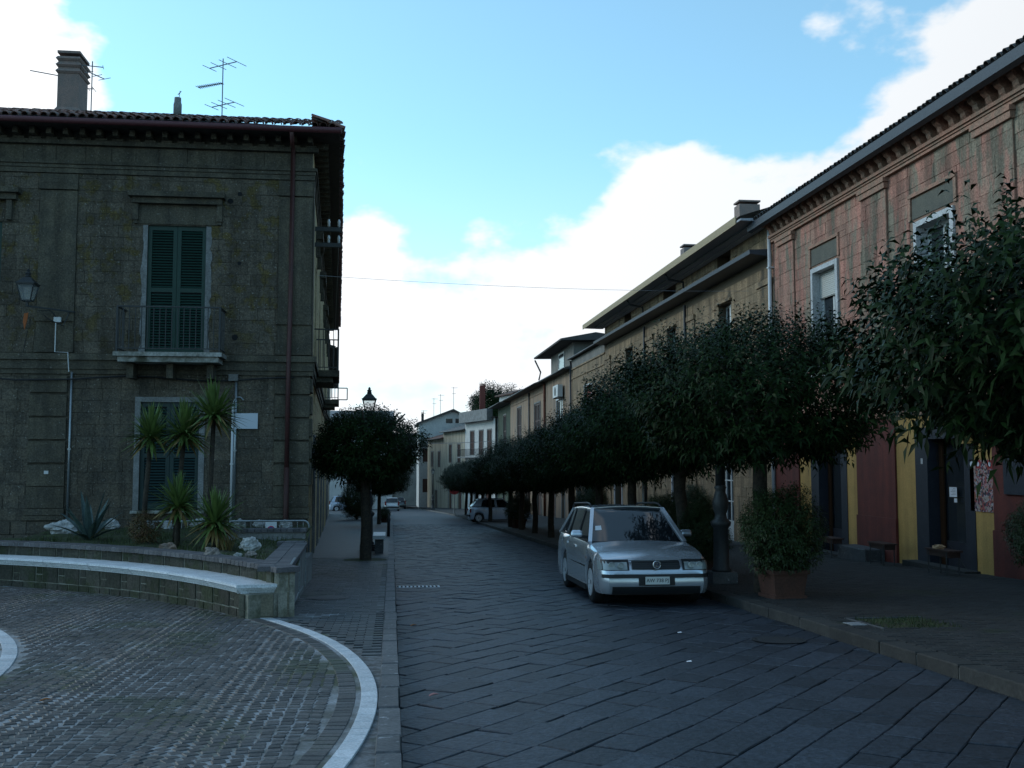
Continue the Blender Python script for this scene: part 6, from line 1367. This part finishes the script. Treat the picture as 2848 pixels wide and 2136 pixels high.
# --- estate car
silver = paint('silver_blue_paint', (.50, .53, .58))
PASSAT = dict(L=4.67, W=1.71, H=1.46, wr=.315, fo=.90, wb=2.70, top=[(-2.34, .86), (-2.2, .98), (-1.6, .965), (0, .93), (.75, .915), (.95, .905), (1.5, .84), (1.9, .775), (2.2, .70), (2.34, .65)],
    gh=dict(ws=1.02, rf=.28, rr=-1.85, tail=-2.24, posts=[(-.22, .09), (-1.22, .08)], D='thin', rake=-.03), doors=[.72, -.24, -1.16], handles=[-.08, -1.0], spokes=12)
t, bo, I = car('estate_car', 'silver estate car parked at the right kerb facing the camera', (3.93, 17.20, zr(0, 17.2)), -math.pi / 2 - R(1.2), PASSAT, silver)
for s in (1, -1):
    front_patch(t, 'headlamp_surround', m_trim, s * .40, s * .80, .545, .70, I, .004, sk1=-.0)
    h_ = front_patch(t, 'headlight', m_lens, s * .43, s * .78, .555, .685, I, .012, sk0=.0, sk1=-.01); front_patch(h_, 'indicator', m_lens, s * .79, s * .835, .56, .675, I, .008, 3)
    for yy, rr_ in ((.53, .045), (.66, .05)): b = MB(); b.lathe([(rr_, 0), (rr_ * .9, .006), (rr_ * .4, .002), (.004, .004)], 16, (I['a'] - .012 - (yy - .4) ** 2 * .62, s * yy, .62), 'x'); b.build('reflector', flat('lamp_reflector', (.30, .33, .33), .25, metal=.3), h_, world_=False)
    b = MB(); b.tube([(-1.75, s * .60, 1.44), (-1.6, s * .59, 1.50), (-.2, s * .59, 1.515), (.05, s * .59, 1.50), (.2, s * .60, 1.45)], .018, 8); b.build('roof_rail', m_trim, t, smooth=True, world_=False)
    b = MB(); b.tube([(.86, s * .1 - .3, .955), (.72, s * .3 - .25, 1.02)], .008, 5); b.build('wiper', m_trim, t, world_=False)
front_patch(t, 'grille', m_trim, -.36, .36, .565, .685, I, .014)
for k in range(4): front_patch(t, 'grille_bar', flat('grille_bar', (.03, .032, .035), .4), -.345, .345, .582 + k * .026, .588 + k * .026, I, .02)
front_patch(t, 'bumper_strip', m_trim, -.80, .80, .435, .49, I, .02, 16); front_patch(t, 'lower_grille', m_trim, -.66, .66, .20, .31, I, .012, 12); MB().box(-1.1, 1.05, -.853, .853, .17, .255).build('sill', m_trim, t, world_=False); front_patch(t, 'plate_recess', m_trim, -.27, .27, .325, .475, I, .016)
xp = I['a'] + .045; b = MB(); b.box(xp - .012, xp, -.18, .18, .345, .455); po = b.build('number_plate', flat('plate_white', (.52, .54, .52), .4), t, world_=False)
text_mesh('AW 738 PJ', .074, 'plate_text', m_trim, po, Matrix.Translation((xp + .002, 0, .40)) @ Matrix.Rotation(R(90), 4, 'Z') @ Matrix.Rotation(R(90), 4, 'X'), .001, False)
bx, bz = I['a'] + .012, .625
b = MB(); b.lathe([(.060, -.006), (.060, .008), (.051, .010), (.051, -.002)], 28, (bx, 0, bz), 'x'); b.f = b.f[:-2]; eo = b.build('badge_ring', m_chrome, t, smooth=True, world_=False)
MB().lathe([(.052, -.004), (.052, .001)], 24, (bx, 0, bz), 'x').build('badge_disc', flat('badge_blue', (.02, .03, .07), .3), eo, world_=False)
b = MB()
for p0, p1 in (((-.022, .046), (0, .008)), ((.022, .046), (0, .008)), ((-.046, .022), (-.022, -.046)), ((-.022, -.046), (0, -.004)), ((0, -.004), (.022, -.046)), ((.022, -.046), (.046, .022))): b.bar((bx + .006, p0[0], bz + p0[1]), (bx + .006, p1[0], bz + p1[1]), .011, .006, up=(1, 0, 0))
b.build('badge_letters', m_chrome, eo, world_=False)
b = MB(); xs_ = .80; zz = I['prof'](xs_) + .014; b.poly((xs_, -.64, zz + .0), (xs_, -.53, zz + .006), (xs_ - .085, -.53, zz + .075), (xs_ - .085, -.62, zz + .07)); b.build('windscreen_sticker', m_paper, t, world_=False)
b = MB(); b.box(1.12, 1.18, -.858, -.85, .66, .69); b.build('side_repeater', m_amber, t, world_=False)
# --- hatchback nosing into the right pavement
POLO = dict(L=3.72, W=1.64, H=1.42, wr=.285, fo=.78, wb=2.41, top=[(-1.86, .84), (-1.75, .95), (0, .90), (.7, .88), (1.2, .80), (1.6, .73), (1.86, .64)], gh=dict(ws=.85, rf=.15, rr=-1.35, tail=-1.72, posts=[(-.28, .12)], D='body', dw=.30, bp=False, rake=-.04), doors=[.6, -.3], handles=[-.15, -1.05], spokes=8, stripm=flat('pale_strip', (.4, .42, .45), .4), stripz=.50)
pt, pbo, PI_ = car('hatchback_car', 'silver-blue hatchback parked nose-in on the right pavement', (6.35, 61.3, zr(0, 61.3) + .06), R(4), POLO, paint('pale_silver_paint', (.46, .52, .62)))
for s in (1, -1): b = MB(); b.box(-1.84, -1.76, s * .62 - .12, s * .62 + .1, .60, .82); b.build('tail_light', m_redl, pt, world_=False); MB().box(1.62, 1.78, s * .55 - .16, s * .55 + .14, .56, .68).build('headlight', m_lens, pt, world_=False)
MB().box(-1.90, -1.80, -.7, .7, .36, .48).build('bumper', m_trim, pt, world_=False)
# --- far cars
MPV = dict(L=4.15, W=1.72, H=1.62, wr=.30, fo=.8, wb=2.58, top=[(-2.07, .92), (-1.95, 1.0), (0, .95), (.9, .93), (1.5, .84), (2.07, .70)], gh=dict(ws=1.15, rf=.45, rr=-1.55, tail=-1.9, posts=[(-.15, .1), (-1.1, .1)], D='body', dw=.22, rake=-.02), doors=[.8, -.2], handles=[0, -1], spokes=6)
mt_, _, _ = car('compact_van', 'pale silver people carrier parked before the far white building', (-4.6, 110, zr(0, 110) + .05), R(10), MPV, paint('pale_silver_paint', (.46, .52, .62)))
for s in (1, -1): MB().box(-2.06, -1.97, s * .68 - .1, s * .68 + .08, .75, 1.1).build('tail_light', m_redl, mt_, world_=False)
PUNTO = dict(L=3.8, W=1.66, H=1.48, wr=.29, fo=.8, wb=2.46, top=[(-1.9, .86), (-1.82, .95), (0, .92), (.7, .90), (1.3, .82), (1.9, .66)], gh=dict(ws=.9, rf=.2, rr=-1.45, tail=-1.78, posts=[(-.2, .1)], D='body', dw=.24), doors=[.6, -.3], handles=[-.1, -1], spokes=8)
ut, _, UI = car('small_white_car', 'small white car seen from behind far down on the roadway', (.0, 116, zr(0, 116)), math.pi / 2, PUNTO, paint('white_car_paint', (.55, .57, .58)))
for s in (1, -1): MB().box(-1.93, -1.82, s * .72 - .09, s * .72 + .06, .62, 1.05).build('tail_light', m_redl, ut, world_=False)
MB().box(-1.97, -1.86, -.76, .76, .36, .5).build('bumper', m_trim, ut, world_=False); MB().box(-1.985, -1.972, -.26, .26, .52, .62).build('number_plate', m_paper, ut, world_=False)
dt, _, _ = car('dark_hatchback', 'dark grey hatchback standing beyond the small white car', (.95, 134, zr(0, 134)), math.pi / 2, PUNTO, paint('dark_grey_paint', (.06, .065, .07)))
for s in (1, -1): MB().box(-1.93, -1.82, s * .72 - .09, s * .72 + .06, .62, 1.05).build('tail_light', m_redl, dt, world_=False)
